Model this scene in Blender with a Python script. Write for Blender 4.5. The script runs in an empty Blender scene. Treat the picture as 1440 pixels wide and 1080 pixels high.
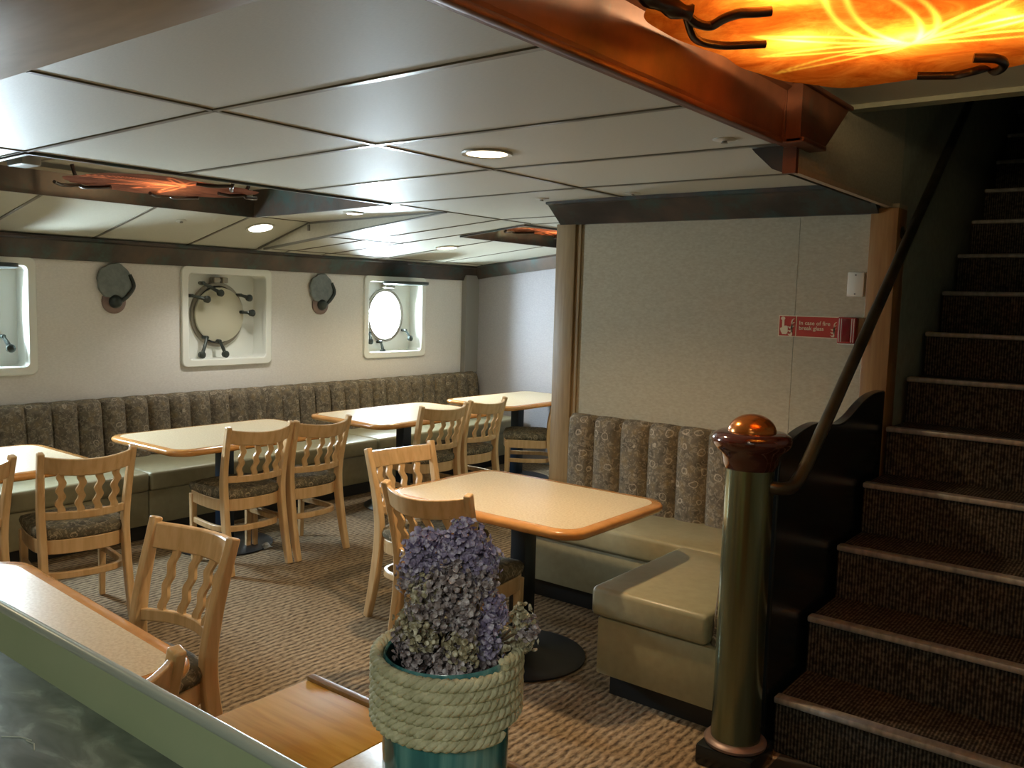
import bpy, bmesh, math, random
from mathutils import Vector, Matrix
random.seed(7)
S = bpy.context.scene
COL = S.collection
PI = math.pi

# ------------------------------------------------------------------ materials
def new_mat(name):
    m = bpy.data.materials.new(name); m.use_nodes = True
    nt = m.node_tree
    return m, nt, nt.nodes['Principled BSDF']

def N(nt, t, **kw):
    n = nt.nodes.new(t)
    for k, v in kw.items(): setattr(n, k, v)
    return n

def setin(n, **kw):
    for k, v in kw.items(): n.inputs[k.replace('_', ' ')].default_value = v

def ramp(nt, stops):
    r = N(nt, 'ShaderNodeValToRGB'); cr = r.color_ramp
    while len(cr.elements) < len(stops): cr.elements.new(0.5)
    for e, (p, c) in zip(cr.elements, stops): e.position = p; e.color = (*c, 1)
    return r

def plain(name, c, rough=.5, metal=0., spec=.5, coat=0.):
    m, nt, b = new_mat(name)
    b.inputs['Base Color'].default_value = (*c, 1); b.inputs['Roughness'].default_value = rough
    b.inputs['Metallic'].default_value = metal; b.inputs['Specular IOR Level'].default_value = spec
    b.inputs['Coat Weight'].default_value = coat
    return m

def noisy(name, stops, scale=8., stretch=(1, 1, 1), rough=.5, metal=0., detail=5., bump=0., bscale=None, spec=.5, coat=0., distort=0.):
    m, nt, b = new_mat(name)
    tc = N(nt, 'ShaderNodeTexCoord'); mp = N(nt, 'ShaderNodeMapping'); mp.inputs['Scale'].default_value = stretch
    nt.links.new(tc.outputs['Object'], mp.inputs['Vector'])
    nz = N(nt, 'ShaderNodeTexNoise'); setin(nz, Scale=scale, Detail=detail, Distortion=distort)
    nt.links.new(mp.outputs[0], nz.inputs['Vector'])
    r = ramp(nt, stops); nt.links.new(nz.outputs['Fac'], r.inputs['Fac'])
    nt.links.new(r.outputs['Color'], b.inputs['Base Color'])
    b.inputs['Roughness'].default_value = rough; b.inputs['Metallic'].default_value = metal
    b.inputs['Specular IOR Level'].default_value = spec; b.inputs['Coat Weight'].default_value = coat
    if bump:
        nb = N(nt, 'ShaderNodeTexNoise'); setin(nb, Scale=bscale or scale * 4, Detail=3.)
        nt.links.new(mp.outputs[0], nb.inputs['Vector'])
        bp = N(nt, 'ShaderNodeBump'); setin(bp, Strength=bump, Distance=.01)
        nt.links.new(nb.outputs['Fac'], bp.inputs['Height']); nt.links.new(bp.outputs[0], b.inputs['Normal'])
    return m

def fabric_mat(name, base, light, scale=9.):
    # woven upholstery: mottled ground with little scroll rings
    m, nt, b = new_mat(name)
    tc = N(nt, 'ShaderNodeTexCoord')
    nz = N(nt, 'ShaderNodeTexNoise'); setin(nz, Scale=14., Detail=4.)
    nt.links.new(tc.outputs['Object'], nz.inputs['Vector'])
    mixv = N(nt, 'ShaderNodeMix', data_type='VECTOR'); mixv.inputs[0].default_value = .035
    nt.links.new(tc.outputs['Object'], mixv.inputs[4]); nt.links.new(nz.outputs['Color'], mixv.inputs[5])
    vo = N(nt, 'ShaderNodeTexVoronoi'); setin(vo, Scale=scale, Randomness=.55)
    nt.links.new(mixv.outputs[1], vo.inputs['Vector'])
    r1 = ramp(nt, [(0, (0, 0, 0)), (.17, (0, 0, 0)), (.21, (.85,) * 3), (.25, (0, 0, 0)), (1, (0, 0, 0))])
    nt.links.new(vo.outputs['Distance'], r1.inputs['Fac'])
    n2 = N(nt, 'ShaderNodeTexNoise'); setin(n2, Scale=38., Detail=2., Distortion=1.6)
    nt.links.new(tc.outputs['Object'], n2.inputs['Vector'])
    r2 = ramp(nt, [(0, (0, 0, 0)), (.52, (0, 0, 0)), (.62, (.6,) * 3), (.72, (.1,) * 3), (1, (.4,) * 3)])
    nt.links.new(n2.outputs['Fac'], r2.inputs['Fac'])
    ad = N(nt, 'ShaderNodeMix', data_type='RGBA', blend_type='ADD'); ad.inputs[0].default_value = .75
    nt.links.new(r1.outputs[0], ad.inputs[6]); nt.links.new(r2.outputs[0], ad.inputs[7])
    ground = ramp(nt, [(.3, tuple(x * .55 for x in base)), (.5, base), (.7, (base[0] * 1.35, base[1] * 1.2, base[2] * .95))])
    n3 = N(nt, 'ShaderNodeTexNoise'); setin(n3, Scale=22., Detail=6.)
    nt.links.new(tc.outputs['Object'], n3.inputs['Vector']); nt.links.new(n3.outputs['Fac'], ground.inputs['Fac'])
    mx = N(nt, 'ShaderNodeMix', data_type='RGBA')
    nt.links.new(ad.outputs[2], mx.inputs[0]); nt.links.new(ground.outputs[0], mx.inputs[6]); mx.inputs[7].default_value = (*light, 1)
    nt.links.new(mx.outputs[2], b.inputs['Base Color'])
    b.inputs['Roughness'].default_value = .9; b.inputs['Specular IOR Level'].default_value = .2
    return m

def carpet_mat():
    m, nt, b = new_mat('loop carpet')
    tc = N(nt, 'ShaderNodeTexCoord')
    nz = N(nt, 'ShaderNodeTexNoise'); setin(nz, Scale=9., Detail=3.)
    nt.links.new(tc.outputs['Object'], nz.inputs['Vector'])
    sep = N(nt, 'ShaderNodeSeparateXYZ'); nt.links.new(tc.outputs['Object'], sep.inputs[0])
    ma = N(nt, 'ShaderNodeMath', operation='MULTIPLY_ADD'); ma.inputs[1].default_value = .045
    nt.links.new(nz.outputs['Fac'], ma.inputs[0]); nt.links.new(sep.outputs['X'], ma.inputs[2])
    s1 = N(nt, 'ShaderNodeMath', operation='MULTIPLY'); s1.inputs[1].default_value = 2 * PI / .034
    nt.links.new(ma.outputs[0], s1.inputs[0])
    sn = N(nt, 'ShaderNodeMath', operation='SINE'); nt.links.new(s1.outputs[0], sn.inputs[0])
    n2 = N(nt, 'ShaderNodeTexNoise'); setin(n2, Scale=90., Detail=3.)
    mp = N(nt, 'ShaderNodeMapping'); mp.inputs['Scale'].default_value = (1, .35, 1)
    nt.links.new(tc.outputs['Object'], mp.inputs[0]); nt.links.new(mp.outputs[0], n2.inputs['Vector'])
    a2 = N(nt, 'ShaderNodeMath', operation='MULTIPLY_ADD'); a2.inputs[1].default_value = .16; nt.links.new(sn.outputs[0], a2.inputs[0]); nt.links.new(n2.outputs['Fac'], a2.inputs[2])
    r = ramp(nt, [(.22, (.065, .045, .028)), (.38, (.155, .112, .069)), (.55, (.26, .192, .118)), (.8, (.36, .275, .175))])
    nt.links.new(a2.outputs[0], r.inputs['Fac']); nt.links.new(r.outputs[0], b.inputs['Base Color'])
    bp = N(nt, 'ShaderNodeBump'); setin(bp, Strength=.7, Distance=.006); nt.links.new(a2.outputs[0], bp.inputs['Height']); nt.links.new(bp.outputs[0], b.inputs['Normal'])
    b.inputs['Roughness'].default_value = .95; b.inputs['Specular IOR Level'].default_value = .1
    return m

def rib_mat():
    m, nt, b = new_mat('ribbed stair carpet')
    tc = N(nt, 'ShaderNodeTexCoord'); sep = N(nt, 'ShaderNodeSeparateXYZ'); nt.links.new(tc.outputs['Object'], sep.inputs[0])
    s1 = N(nt, 'ShaderNodeMath', operation='MULTIPLY'); s1.inputs[1].default_value = 2 * PI / .0125; nt.links.new(sep.outputs['X'], s1.inputs[0])
    sn = N(nt, 'ShaderNodeMath', operation='SINE'); nt.links.new(s1.outputs[0], sn.inputs[0])
    nz = N(nt, 'ShaderNodeTexNoise'); setin(nz, Scale=60., Detail=3.); nt.links.new(tc.outputs['Object'], nz.inputs['Vector'])
    a2 = N(nt, 'ShaderNodeMath', operation='MULTIPLY_ADD'); a2.inputs[1].default_value = .17; nt.links.new(sn.outputs[0], a2.inputs[0]); nt.links.new(nz.outputs['Fac'], a2.inputs[2])
    r = ramp(nt, [(.25, (.016, .014, .0115)), (.5, (.042, .036, .029)), (.75, (.13, .11, .082))])
    nt.links.new(a2.outputs[0], r.inputs['Fac']); nt.links.new(r.outputs[0], b.inputs['Base Color'])
    bp = N(nt, 'ShaderNodeBump'); setin(bp, Strength=.6, Distance=.004); nt.links.new(a2.outputs[0], bp.inputs['Height']); nt.links.new(bp.outputs[0], b.inputs['Normal'])
    b.inputs['Roughness'].default_value = .95; b.inputs['Specular IOR Level'].default_value = .1
    return m

def emit_mat(name, c, s):
    m, nt, b = new_mat(name); setin(b, Emission_Strength=s); b.inputs['Emission Color'].default_value = (*c, 1)
    b.inputs['Base Color'].default_value = (*c, 1)
    return m

def mica_mat(name, stops, hot, mixv):
    # thin mica sheet, lit from behind by its bulbs; the engraving (attribute "etch") lets more light through
    m, nt, b = new_mat(name); nt.nodes.remove(b)
    out = [n for n in nt.nodes if n.type == 'OUTPUT_MATERIAL'][0]
    tc = N(nt, 'ShaderNodeTexCoord')
    nz = N(nt, 'ShaderNodeTexNoise'); setin(nz, Scale=5.5, Detail=8., Roughness=.68, Distortion=.8); nt.links.new(tc.outputs['Object'], nz.inputs['Vector'])
    r = ramp(nt, stops)
    nt.links.new(nz.outputs['Fac'], r.inputs['Fac'])
    at = N(nt, 'ShaderNodeAttribute', attribute_name='etch')
    mx = N(nt, 'ShaderNodeMix', data_type='RGBA'); nt.links.new(at.outputs['Fac'], mx.inputs[0]); nt.links.new(r.outputs[0], mx.inputs[6]); mx.inputs[7].default_value = (*hot, 1)
    tr = N(nt, 'ShaderNodeBsdfTranslucent'); nt.links.new(mx.outputs[2], tr.inputs['Color'])
    df = N(nt, 'ShaderNodeBsdfDiffuse'); nt.links.new(mx.outputs[2], df.inputs['Color'])
    ms = N(nt, 'ShaderNodeMixShader'); ms.inputs[0].default_value = mixv
    nt.links.new(tr.outputs[0], ms.inputs[1]); nt.links.new(df.outputs[0], ms.inputs[2]); nt.links.new(ms.outputs[0], out.inputs['Surface'])
    return m

def copper_mat(name, stops, lo):
    m, nt, b = new_mat(name)
    tc = N(nt, 'ShaderNodeTexCoord')
    n1 = N(nt, 'ShaderNodeTexNoise'); setin(n1, Scale=3.2, Detail=6., Roughness=.6); nt.links.new(tc.outputs['Object'], n1.inputs['Vector'])
    r1 = ramp(nt, stops); nt.links.new(n1.outputs['Fac'], r1.inputs['Fac'])
    n2 = N(nt, 'ShaderNodeTexNoise'); setin(n2, Scale=4.1, Detail=7., Roughness=.7, W=3.) if False else setin(n2, Scale=4.1, Detail=7., Roughness=.7)
    mp = N(nt, 'ShaderNodeMapping'); mp.inputs['Location'].default_value = (3.1, 1.7, 8.)
    nt.links.new(tc.outputs['Object'], mp.inputs[0]); nt.links.new(mp.outputs[0], n2.inputs['Vector'])
    r2 = ramp(nt, [(lo, (0, 0, 0)), (lo + .14, (1, 1, 1))]); nt.links.new(n2.outputs['Fac'], r2.inputs['Fac'])
    mx = N(nt, 'ShaderNodeMix', data_type='RGBA'); nt.links.new(r2.outputs[0], mx.inputs[0]); nt.links.new(r1.outputs[0], mx.inputs[6]); mx.inputs[7].default_value = (.05, .085, .075, 1)
    nt.links.new(mx.outputs[2], b.inputs['Base Color']); b.inputs['Metallic'].default_value = .35; b.inputs['Roughness'].default_value = .42
    return m

M = {}
M['tile'] = noisy('linen ceiling panel', [(.3, (.50, .49, .405)), (.7, (.56, .55, .455))], 60, (1, 8, 1), .55, bump=.05)
M['tile_edge'] = plain('bronze grid strip', (.17, .15, .11), .3, .35)
M['step_edge'] = plain('grey brown edge strip', (.17, .165, .14), .5)
M['wall'] = noisy('woven wall vinyl', [(.3, (.335, .295, .205)), (.7, (.41, .36, .255))], 55, (1, 1, 2.2), .7, bump=.12, bscale=160, spec=.3)
M['wall_pale'] = noisy('pale wall vinyl', [(.3, (.68, .66, .63)), (.7, (.76, .74, .71))], 55, (1, 1, 2.2), .7, bump=.1, bscale=160, spec=.3)
M['pilaster'] = plain('grey pilaster', (.26, .25, .235), .7)
M['wall_end'] = noisy('pale vinyl toned for window glow', [(.3, (.36, .345, .36)), (.7, (.42, .40, .415))], 55, (1, 1, 2.2), .7, bump=.1, bscale=160, spec=.3)  # pale wall vinyl darkened, with the bluish window glow put into its colour
M['trim_tan'] = noisy('tan oak trim', [(.3, (.215, .14, .06)), (.55, (.28, .185, .085)), (.75, (.33, .225, .11))], 9, (5, 5, .35), .45, distort=.5)
M['dark'] = plain('black painted panel', (.010, .013, .014), .22, 0, .5)
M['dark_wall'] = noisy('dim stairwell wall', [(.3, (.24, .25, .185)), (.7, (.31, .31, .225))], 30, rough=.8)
M['kick'] = plain('black kick board', (.012, .013, .014), .5)
M['copper'] = copper_mat('haze greyed weathered copper', [(.3, (.034, .030, .027)), (.5, (.068, .055, .046)), (.7, (.115, .08, .058))], .50)  # patinated copper, its base greyed further to carry the glare haze
M['edge_copper'] = copper_mat('bright copper', [(.3, (.075, .026, .012)), (.5, (.15, .05, .022)), (.7, (.23, .08, .03))], .62)
M['wood'] = noisy('honey beech', [(.3, (.56, .355, .165)), (.5, (.65, .435, .22)), (.75, (.72, .51, .285))], 7, (6, 6, .5),   .34, coat=.1, distort=.4)
M['trim_wood'] = noisy('oak trim', [(.3, (.215, .10, .03)), (.55, (.28, .14, .045)), (.75, (.33, .18, .065))], 9, (5, 5, .35), .4, distort=.5)
M['edge_wood'] = noisy('orange beech edge', [(.3, (.50, .22, .055)), (.55, (.60, .285, .085)), (.8, (.66, .34, .115))], 6, (2, 2, 4), .2, coat=.4)
M['laminate'] = noisy('beige speckled laminate', [(.35, (.56, .45, .28)), (.5, (.64, .53, .35)), (.65, (.70, .60, .43))], 110, rough=.3, detail=3)
M['ledge_wood'] = noisy('yellow oak ledge', [(.3, (.58, .29, .035)), (.5, (.68, .37, .055)), (.7, (.74, .43, .08))], 12, (.6, 7, 3), .5, distort=.3, spec=.25)
M['soffit'] = noisy('brown soffit board', [(.3, (.36, .27, .165)), (.7, (.43, .33, .21))], 9, (.6, 3, 1), .45)
M['vinyl'] = noisy('olive vinyl', [(.3, (.285, .265, .165)), (.7, (.335, .31, .195))], 25, rough=.38, bump=.06, bscale=40)
M['fabric'] = fabric_mat('scroll upholstery', (.135, .112, .08), (.40, .34, .26), 11.)
M['seat_fabric'] = fabric_mat('scroll seat fabric', (.13, .115, .08), (.5, .42, .29), 14.)
M['carpet'] = carpet_mat(); M['rib'] = rib_mat()
M['floor_plate'] = plain('brown vinyl', (.05, .045, .038), .6)
M['steel'] = noisy('steel coloured with green reflections', [(.3, (.50, .62, .38)), (.6, (.60, .70, .47)), (.85, (.68, .76, .58))], 3, (1, 3, 1), .3, .35, bump=.03)  # stainless steel with its greenish reflections put into the base colour
M['steel_dark'] = noisy('stained worktop steel', [(.35, (.13, .15, .12)), (.55, (.22, .25, .21)), (.7, (.50, .55, .50))], 14, (1, 2, 1), .3, .5, distort=.6)
M['steel_edge'] = plain('polished steel edge', (.62, .68, .63), .3, .35)
M['scratch'] = plain('pale scratch', (.6, .65, .6), .5, .3)
M['nosing'] = noisy('worn aluminium nosing', [(.3, (.30, .29, .26)), (.7, (.52, .50, .46))], 14, (3, 1, 1), .42, .4)
M['brass'] = noisy('aged green brass', [(.3, (.15, .17, .10)), (.6, (.235, .26, .16)), (.8, (.36, .39, .26))], 4, (6, 6, .4), .2, .9)
M['maroon'] = plain('oxblood lacquer', (.06, .012, .006), .12, .1, .6, .6)
M['dome'] = plain('polished copper dome', (.46, .155, .03), .2, .75)
M['rail'] = noisy('dull bronze rail', [(.3, (.035, .03, .018)), (.7, (.09, .075, .045))], 8, rough=.35, metal=.6)
M['iron'] = plain('brown wrought iron', (.035, .018, .010), .28, .3, .6, .3)
M['white'] = plain('white moulded plastic', (.80, .82, .77), .4)
M['white_shadow'] = plain('shaded white deadlight cover', (.62, .60, .47), .5)  # white cover with the shade mixed into its colour
M['ring'] = plain('porthole ring', (.30, .27, .22), .4, .5)
M['bolt'] = plain('dull dark bolt', (.045, .055, .05), .35, .5)
M['sconce'] = noisy('grey hammered plate', [(.3, (.13, .15, .145)), (.7, (.22, .24, .225))], 14, rough=.4, metal=.4, bump=.5, bscale=30)
M['sconce_ring'] = plain('tarnished pink ring', (.24, .17, .15), .4, .4)
M['black_metal'] = plain('black pedestal metal', (.012, .014, .017), .35, .2)
M['navy_metal'] = plain('navy pedestal metal', (.012, .025, .045), .35, .2)
M['red'] = plain('red sign', (.36, .035, .02), .4)
M['red_box'] = plain('red call point', (.30, .018, .018), .3)
M['red_dark'] = plain('smoked glass pane', (.14, .012, .014), .12)
M['cream'] = plain('cream lettering', (.62, .52, .34), .5)
M['plate'] = plain('ivory plate', (.62, .58, .48), .4)
M['screw'] = plain('screw head', (.2, .18, .15), .4, .5)
M['rope'] = noisy('jute rope', [(.3, (.46, .43, .27)), (.7, (.74, .70, .50))], 60, rough=.9, bump=.4, bscale=150)
M['vase'] = noisy('teal glaze', [(.3, (.01, .07, .085)), (.48, (.04, .19, .21)), (.6, (.13, .34, .35)), (.72, (.40, .55, .54))], 34, (1, 1, .06), .12, coat=.5, distort=.5)
M['vase_in'] = plain('dark inner glaze', (.006, .018, .022), .3)
M['stem'] = plain('dry brown stem', (.12, .075, .04), .8)
M['lilac'] = noisy('lilac petals', [(.35, (.20, .16, .28)), (.5, (.42, .36, .55)), (.66, (.78, .73, .88))], 130, rough=.85)
M['grey_petal'] = noisy('faded grey brown petals', [(.35, (.17, .125, .125)), (.5, (.40, .33, .35)), (.66, (.80, .74, .80))], 130, rough=.85)
M['cream_petal'] = noisy('faded cream petals', [(.35, (.20, .16, .09)), (.5, (.46, .40, .27)), (.66, (.88, .83, .70))], 130, rough=.85)
M['daylight'] = emit_mat('daylight in the port', (.72, .89, 1.), 420.)
M['lamp_glow'] = emit_mat('lit lamp lens', (1., .80, .52), 14.)
M['lamp_white'] = emit_mat('lit lamp lens cool', (1., .93, .78), 14.)
M['trim_white'] = plain('white lamp rim', (.55, .53, .45), .4)
M['paper'] = plain('white paper', (.6, .63, .66), .7)
M['mica'] = mica_mat('etched mica', [(.28, (.34, .06, .006)), (.45, (.62, .15, .016)), (.58, (.78, .25, .035)), (.75, (.90, .40, .08))], (1., .70, .12), .3)
M['mica_dark'] = mica_mat('smoky mica', [(.28, (.09, .035, .022)), (.45, (.15, .06, .036)), (.58, (.20, .08, .048)), (.75, (.26, .11, .065))], (.95, .26, .11), .5)

# ------------------------------------------------------------------ mesh helpers
def xf(bm, vs, mat4):
    bmesh.ops.transform(bm, matrix=mat4, verts=vs)

def box(bm, x0, x1, y0, y1, z0, z1, bev=0., seg=2):
    r = bmesh.ops.create_cube(bm, size=1.)
    vs = r['verts']
    xf(bm, vs, Matrix.Translation(((x0 + x1) / 2, (y0 + y1) / 2, (z0 + z1) / 2)) @ Matrix.Diagonal((abs(x1 - x0), abs(y1 - y0), abs(z1 - z0), 1)))
    if bev:
        es = list({e for v in vs for e in v.link_edges})
        bmesh.ops.bevel(bm, geom=es, offset=bev, segments=seg, affect='EDGES', profile=.5)

def prism(bm, pts, ext):
    """closed polygon pts (3D list) extruded by vector ext"""
    ext = Vector(ext)
    a = [bm.verts.new(p) for p in pts]; b = [bm.verts.new(Vector(p) + ext) for p in pts]
    n = len(pts)
    bm.faces.new(a); bm.faces.new(b[::-1])
    for i in range(n): bm.faces.new((a[i], b[i], b[(i + 1) % n], a[(i + 1) % n]))

def lathe(bm, prof, c=(0, 0, 0), seg=32, cap=True):
    rings = []
    for r, z in prof:
        rings.append([bm.verts.new((c[0] + r * math.cos(2 * PI * k / seg), c[1] + r * math.sin(2 * PI * k / seg), c[2] + z)) for k in range(seg)])
    for a, b in zip(rings, rings[1:]):
        for k in range(seg): bm.faces.new((a[k], a[(k + 1) % seg], b[(k + 1) % seg], b[k]))
    if cap:
        bm.faces.new(rings[0][::-1]); bm.faces.new(rings[-1])

def smooth_path(pts, n=6):
    P = [Vector(p) for p in pts]; out = []
    for i in range(len(P) - 1):
        p0 = P[max(i - 1, 0)]; p1 = P[i]; p2 = P[i + 1]; p3 = P[min(i + 2, len(P) - 1)]
        for k in range(n):
            t = k / n
            out.append(.5 * ((2 * p1) + (p2 - p0) * t + (2 * p0 - 5 * p1 + 4 * p2 - p3) * t * t + (3 * p1 - p0 - 3 * p2 + p3) * t ** 3))
    out.append(P[-1]); return out

def tube(bm, pts, r, seg=8, closed=False):
    P = [Vector(p) for p in pts]; n = len(P); rings = []; prev = None
    for i in range(n):
        if closed: t = P[(i + 1) % n] - P[i - 1]
        else: t = P[min(i + 1, n - 1)] - P[max(i - 1, 0)]
        t.normalize()
        if prev is None:
            up = Vector((0, 0, 1)) if abs(t.z) < .9 else Vector((1, 0, 0))
            u = t.cross(up).normalized()
        else:
            u = (prev - t * prev.dot(t)).normalized()
        prev = u; v = t.cross(u)
        rr = r[i] if isinstance(r, (list, tuple)) else r
        rings.append([bm.verts.new(P[i] + (u * math.cos(2 * PI * k / seg) + v * math.sin(2 * PI * k / seg)) * rr) for k in range(seg)])
    m = n if closed else n - 1
    for i in range(m):
        a, b = rings[i], rings[(i + 1) % n]
        for k in range(seg): bm.faces.new((a[k], a[(k + 1) % seg], b[(k + 1) % seg], b[k]))
    if not closed:
        bm.faces.new(rings[0][::-1]); bm.faces.new(rings[-1])

def sweep(bm, pts, w, h, side=None):
    """rectangular section swept along pts; side gives the width direction (else horizontal normal)"""
    P = [Vector(p) for p in pts]; n = len(P); rings = []
    for i in range(n):
        t = (P[min(i + 1, n - 1)] - P[max(i - 1, 0)]).normalized()
        if side is not None: u = Vector(side)
        else: u = Vector((t.y, -t.x, 0)).normalized()
        v = u.cross(t).normalized()
        ww = w[i] if isinstance(w, (list, tuple)) else w
        hh = h[i] if isinstance(h, (list, tuple)) else h
        rings.append([bm.verts.new(P[i] + u * a * ww / 2 + v * b * hh / 2) for a, b in ((-1, -1), (1, -1), (1, 1), (-1, 1))])
    for a, b in zip(rings, rings[1:]):
        for k in range(4): bm.faces.new((a[k], a[(k + 1) % 4], b[(k + 1) % 4], b[k]))
    bm.faces.new(rings[0][::-1]); bm.faces.new(rings[-1])

def B(): return bmesh.new()

def obj(name, bm, mat, parent=None, smooth=True, bevel=0., world=True, angle=40):
    bmesh.ops.recalc_face_normals(bm, faces=bm.faces)
    if parent is not None and world:
        bmesh.ops.translate(bm, verts=bm.verts, vec=-origin(parent))
    me = bpy.data.meshes.new(name); bm.to_mesh(me); bm.free()
    if smooth:
        for p in me.polygons: p.use_smooth = True
        try: me.set_sharp_from_angle(angle=math.radians(angle))
        except Exception: pass
    me.materials.append(M[mat] if isinstance(mat, str) else mat)
    o = bpy.data.objects.new(name, me); COL.objects.link(o)
    if parent is not None: o.parent = parent
    if bevel:
        b = o.modifiers.new('edge', 'BEVEL'); b.width = bevel; b.segments = 2; b.limit_method = 'ANGLE'
    return o

def origin(o):
    v = Vector((0, 0, 0))
    while o is not None: v = v + o.location; o = o.parent
    return v

def thing(name, label, cat, loc=(0, 0, 0), rotz=0., group=None):
    o = bpy.data.objects.new(name, None); COL.objects.link(o); o.location = loc; o.rotation_euler = (0, 0, rotz)
    o.empty_display_size = .1
    o['label'] = label; o['category'] = cat
    if group: o['group'] = group
    return o

def tag(o, label, cat, group=None):
    o['label'] = label; o['category'] = cat
    if group: o['group'] = group
    return o

def struct(o):
    o['kind'] = 'structure'; return o

def dup(root, loc, rotz, label, group=None):
    r = root.copy(); COL.objects.link(r); r.location = loc; r.rotation_euler = (0, 0, rotz); r['label'] = label
    if group: r['group'] = group
    for ch in root.children:
        c = ch.copy(); COL.objects.link(c); c.parent = r
        for g in ch.children:
            d = g.copy(); COL.objects.link(d); d.parent = c
    return r

# ------------------------------------------------------------------ key dimensions (metres)
XW = -5.95      # window wall
YB = 6.95       # far end wall
YS = 4.30       # partition carrying the fire sign
XS = -1.10      # left side of the stair
ZC = 2.20       # ceiling
NEAR = [(1.6, 2.2), (-2.5, 2.2), (-3.85, 2.18), (-5.2, 2.154), (-5.98, 1.93)]
FAR = [(1.6, 2.2), (-2.5, 2.2), (-3.85, 2.18), (-5.75, 1.97), (-5.98, 1.935)]
def prof(P, x):
    for (a, za), (b, zb) in zip(P, P[1:]):
        if x >= b - 1e-6: return za + (zb - za) * (x - a) / (b - a)
    return P[-1][1]
YSTEP = 4.19

# ------------------------------------------------------------------ shell
bm = B(); box(bm, -6.3, 2.2, -2.2, 9.5, -.12, 0); struct(obj('floor', bm, 'carpet', smooth=False))

# window wall: pieces around the recess openings (0.72 x 0.68 clear)
WIN = [2.16, 3.99, 5.80]; WZ0, WZ1, WH = 1.05, 1.81, .40
bm = B()
edges = [-2.2]
for c in WIN: edges += [c - WH + .03, c + WH - .03]
edges.append(YB + .1)
box(bm, XW - .32, XW, -2.2, YB + .1, 0, WZ0 + .03); box(bm, XW - .32, XW, -2.2, YB + .1, WZ1 - .03, 2.3)
for a, b in zip(edges[0::2], edges[1::2]): box(bm, XW - .32, XW, a, b, WZ0 + .03, WZ1 - .03)
struct(obj('wall_left', bm, 'wall_pale', smooth=False))
bm = B(); box(bm, XW, -2.98, YB, YB + .1, 0, 2.4); struct(obj('wall_back', bm, 'wall_end', smooth=False))
# partition: two wall panels with a hairline seam
bm = B()
box(bm, -3.0, -1.575, YS, YB, 0, ZC); box(bm, -1.573, -1.115, YS, 4.45, 0, 2.12); box(bm, -1.575, -1.573, YS + .004, 4.45, 0, 2.12)
struct(obj('wall_partition', bm, 'wall', smooth=False))
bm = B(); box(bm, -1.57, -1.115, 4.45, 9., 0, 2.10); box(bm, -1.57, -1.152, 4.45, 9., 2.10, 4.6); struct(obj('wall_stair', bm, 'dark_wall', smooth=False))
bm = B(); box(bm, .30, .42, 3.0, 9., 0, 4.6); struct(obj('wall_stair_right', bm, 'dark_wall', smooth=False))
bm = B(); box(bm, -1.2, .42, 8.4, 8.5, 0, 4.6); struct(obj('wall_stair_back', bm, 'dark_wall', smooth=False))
bm = B(); box(bm, 2.1, 2.2, -2.2, 9.5, 0, 2.6); struct(obj('wall_right', bm, 'wall', smooth=False))
bm = B(); box(bm, -6.2, 2.2, -2.3, -2.2, 0, 2.6); struct(obj('wall_front', bm, 'wall', smooth=False))
# small pilaster in the far corner (shows as a darker band)
bm = B(); box(bm, XW, XW + .06, YB - .20, YB, .86, 1.86); struct(obj('trim_pilaster', bm, 'pilaster', smooth=False))

# ------------------------------------------------------------------ ceilings
bm = B()
def ceil_quad(P, x0, x1, y0, y1, dz=0.):
    z0, z1 = prof(P, x0) + dz, prof(P, x1) + dz
    v = [bm.verts.new(p) for p in ((x0, y0, z0), (x1, y0, z1), (x1, y1, z1), (x0, y1, z0),
                                   (x0, y0, z0 + .03), (x1, y0, z1 + .03), (x1, y1, z1 + .03), (x0, y1, z0 + .03))]
    for f in ((0, 1, 2, 3), (7, 6, 5, 4), (0, 4, 5, 1), (1, 5, 6, 2), (2, 6, 7, 3), (3, 7, 4, 0)): bm.faces.new([v[i] for i in f])
T1H = (-5.2, -3.85, 1.64, 3.70)          # first tray opening
T3H = (-4.52, -3.90, 5.10, 6.80)         # far tray opening
NX = [-5.98, -5.2, -3.85, -2.5, -1.2]
for x0, x1 in zip(NX, NX[1:]):
    if x0 == -5.2:
        ceil_quad(NEAR, x0, x1, -2.2, T1H[2]); ceil_quad(NEAR, x0, x1, T1H[3], YSTEP)
    else: ceil_quad(NEAR, x0, x1, -2.2, YSTEP)
for x0, x1, y0, y1 in ((-5.98, -5.75, YSTEP, YB), (-5.75, T3H[0], YSTEP, YB), (T3H[0], T3H[1], YSTEP, T3H[2]), (T3H[0], T3H[1], T3H[3], YB),
                       (T3H[1], -3.85, YSTEP, YB), (-3.85, -2.98, YSTEP, YB), (-2.98, -2.5, YSTEP, 4.32), (-2.5, -1.2, YSTEP, 4.32)):
    ceil_quad(FAR, x0, x1, y0, y1)
ceiling = struct(obj('ceiling', bm, 'tile', smooth=False))
# raised ceiling over the stair foot
bm = B(); box(bm, -1.2, 2.2, -2.2, 3.60, 2.43, 2.47); struct(obj('ceiling_raised', bm, 'tile', smooth=False))
bm = B(); box(bm, -1.2, .42, 3.60, 3.66, 2.415, 4.6); box(bm, -1.2, .42, 3.585, 3.66, 2.412, 2.432); struct(obj('trim_header', bm, 'dark_wall', smooth=False))
bm = B(); box(bm, -1.3, .42, 3.6, 8.5, 4.6, 4.65); struct(obj('ceiling_stair', bm, 'dark_wall', smooth=False))

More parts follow.
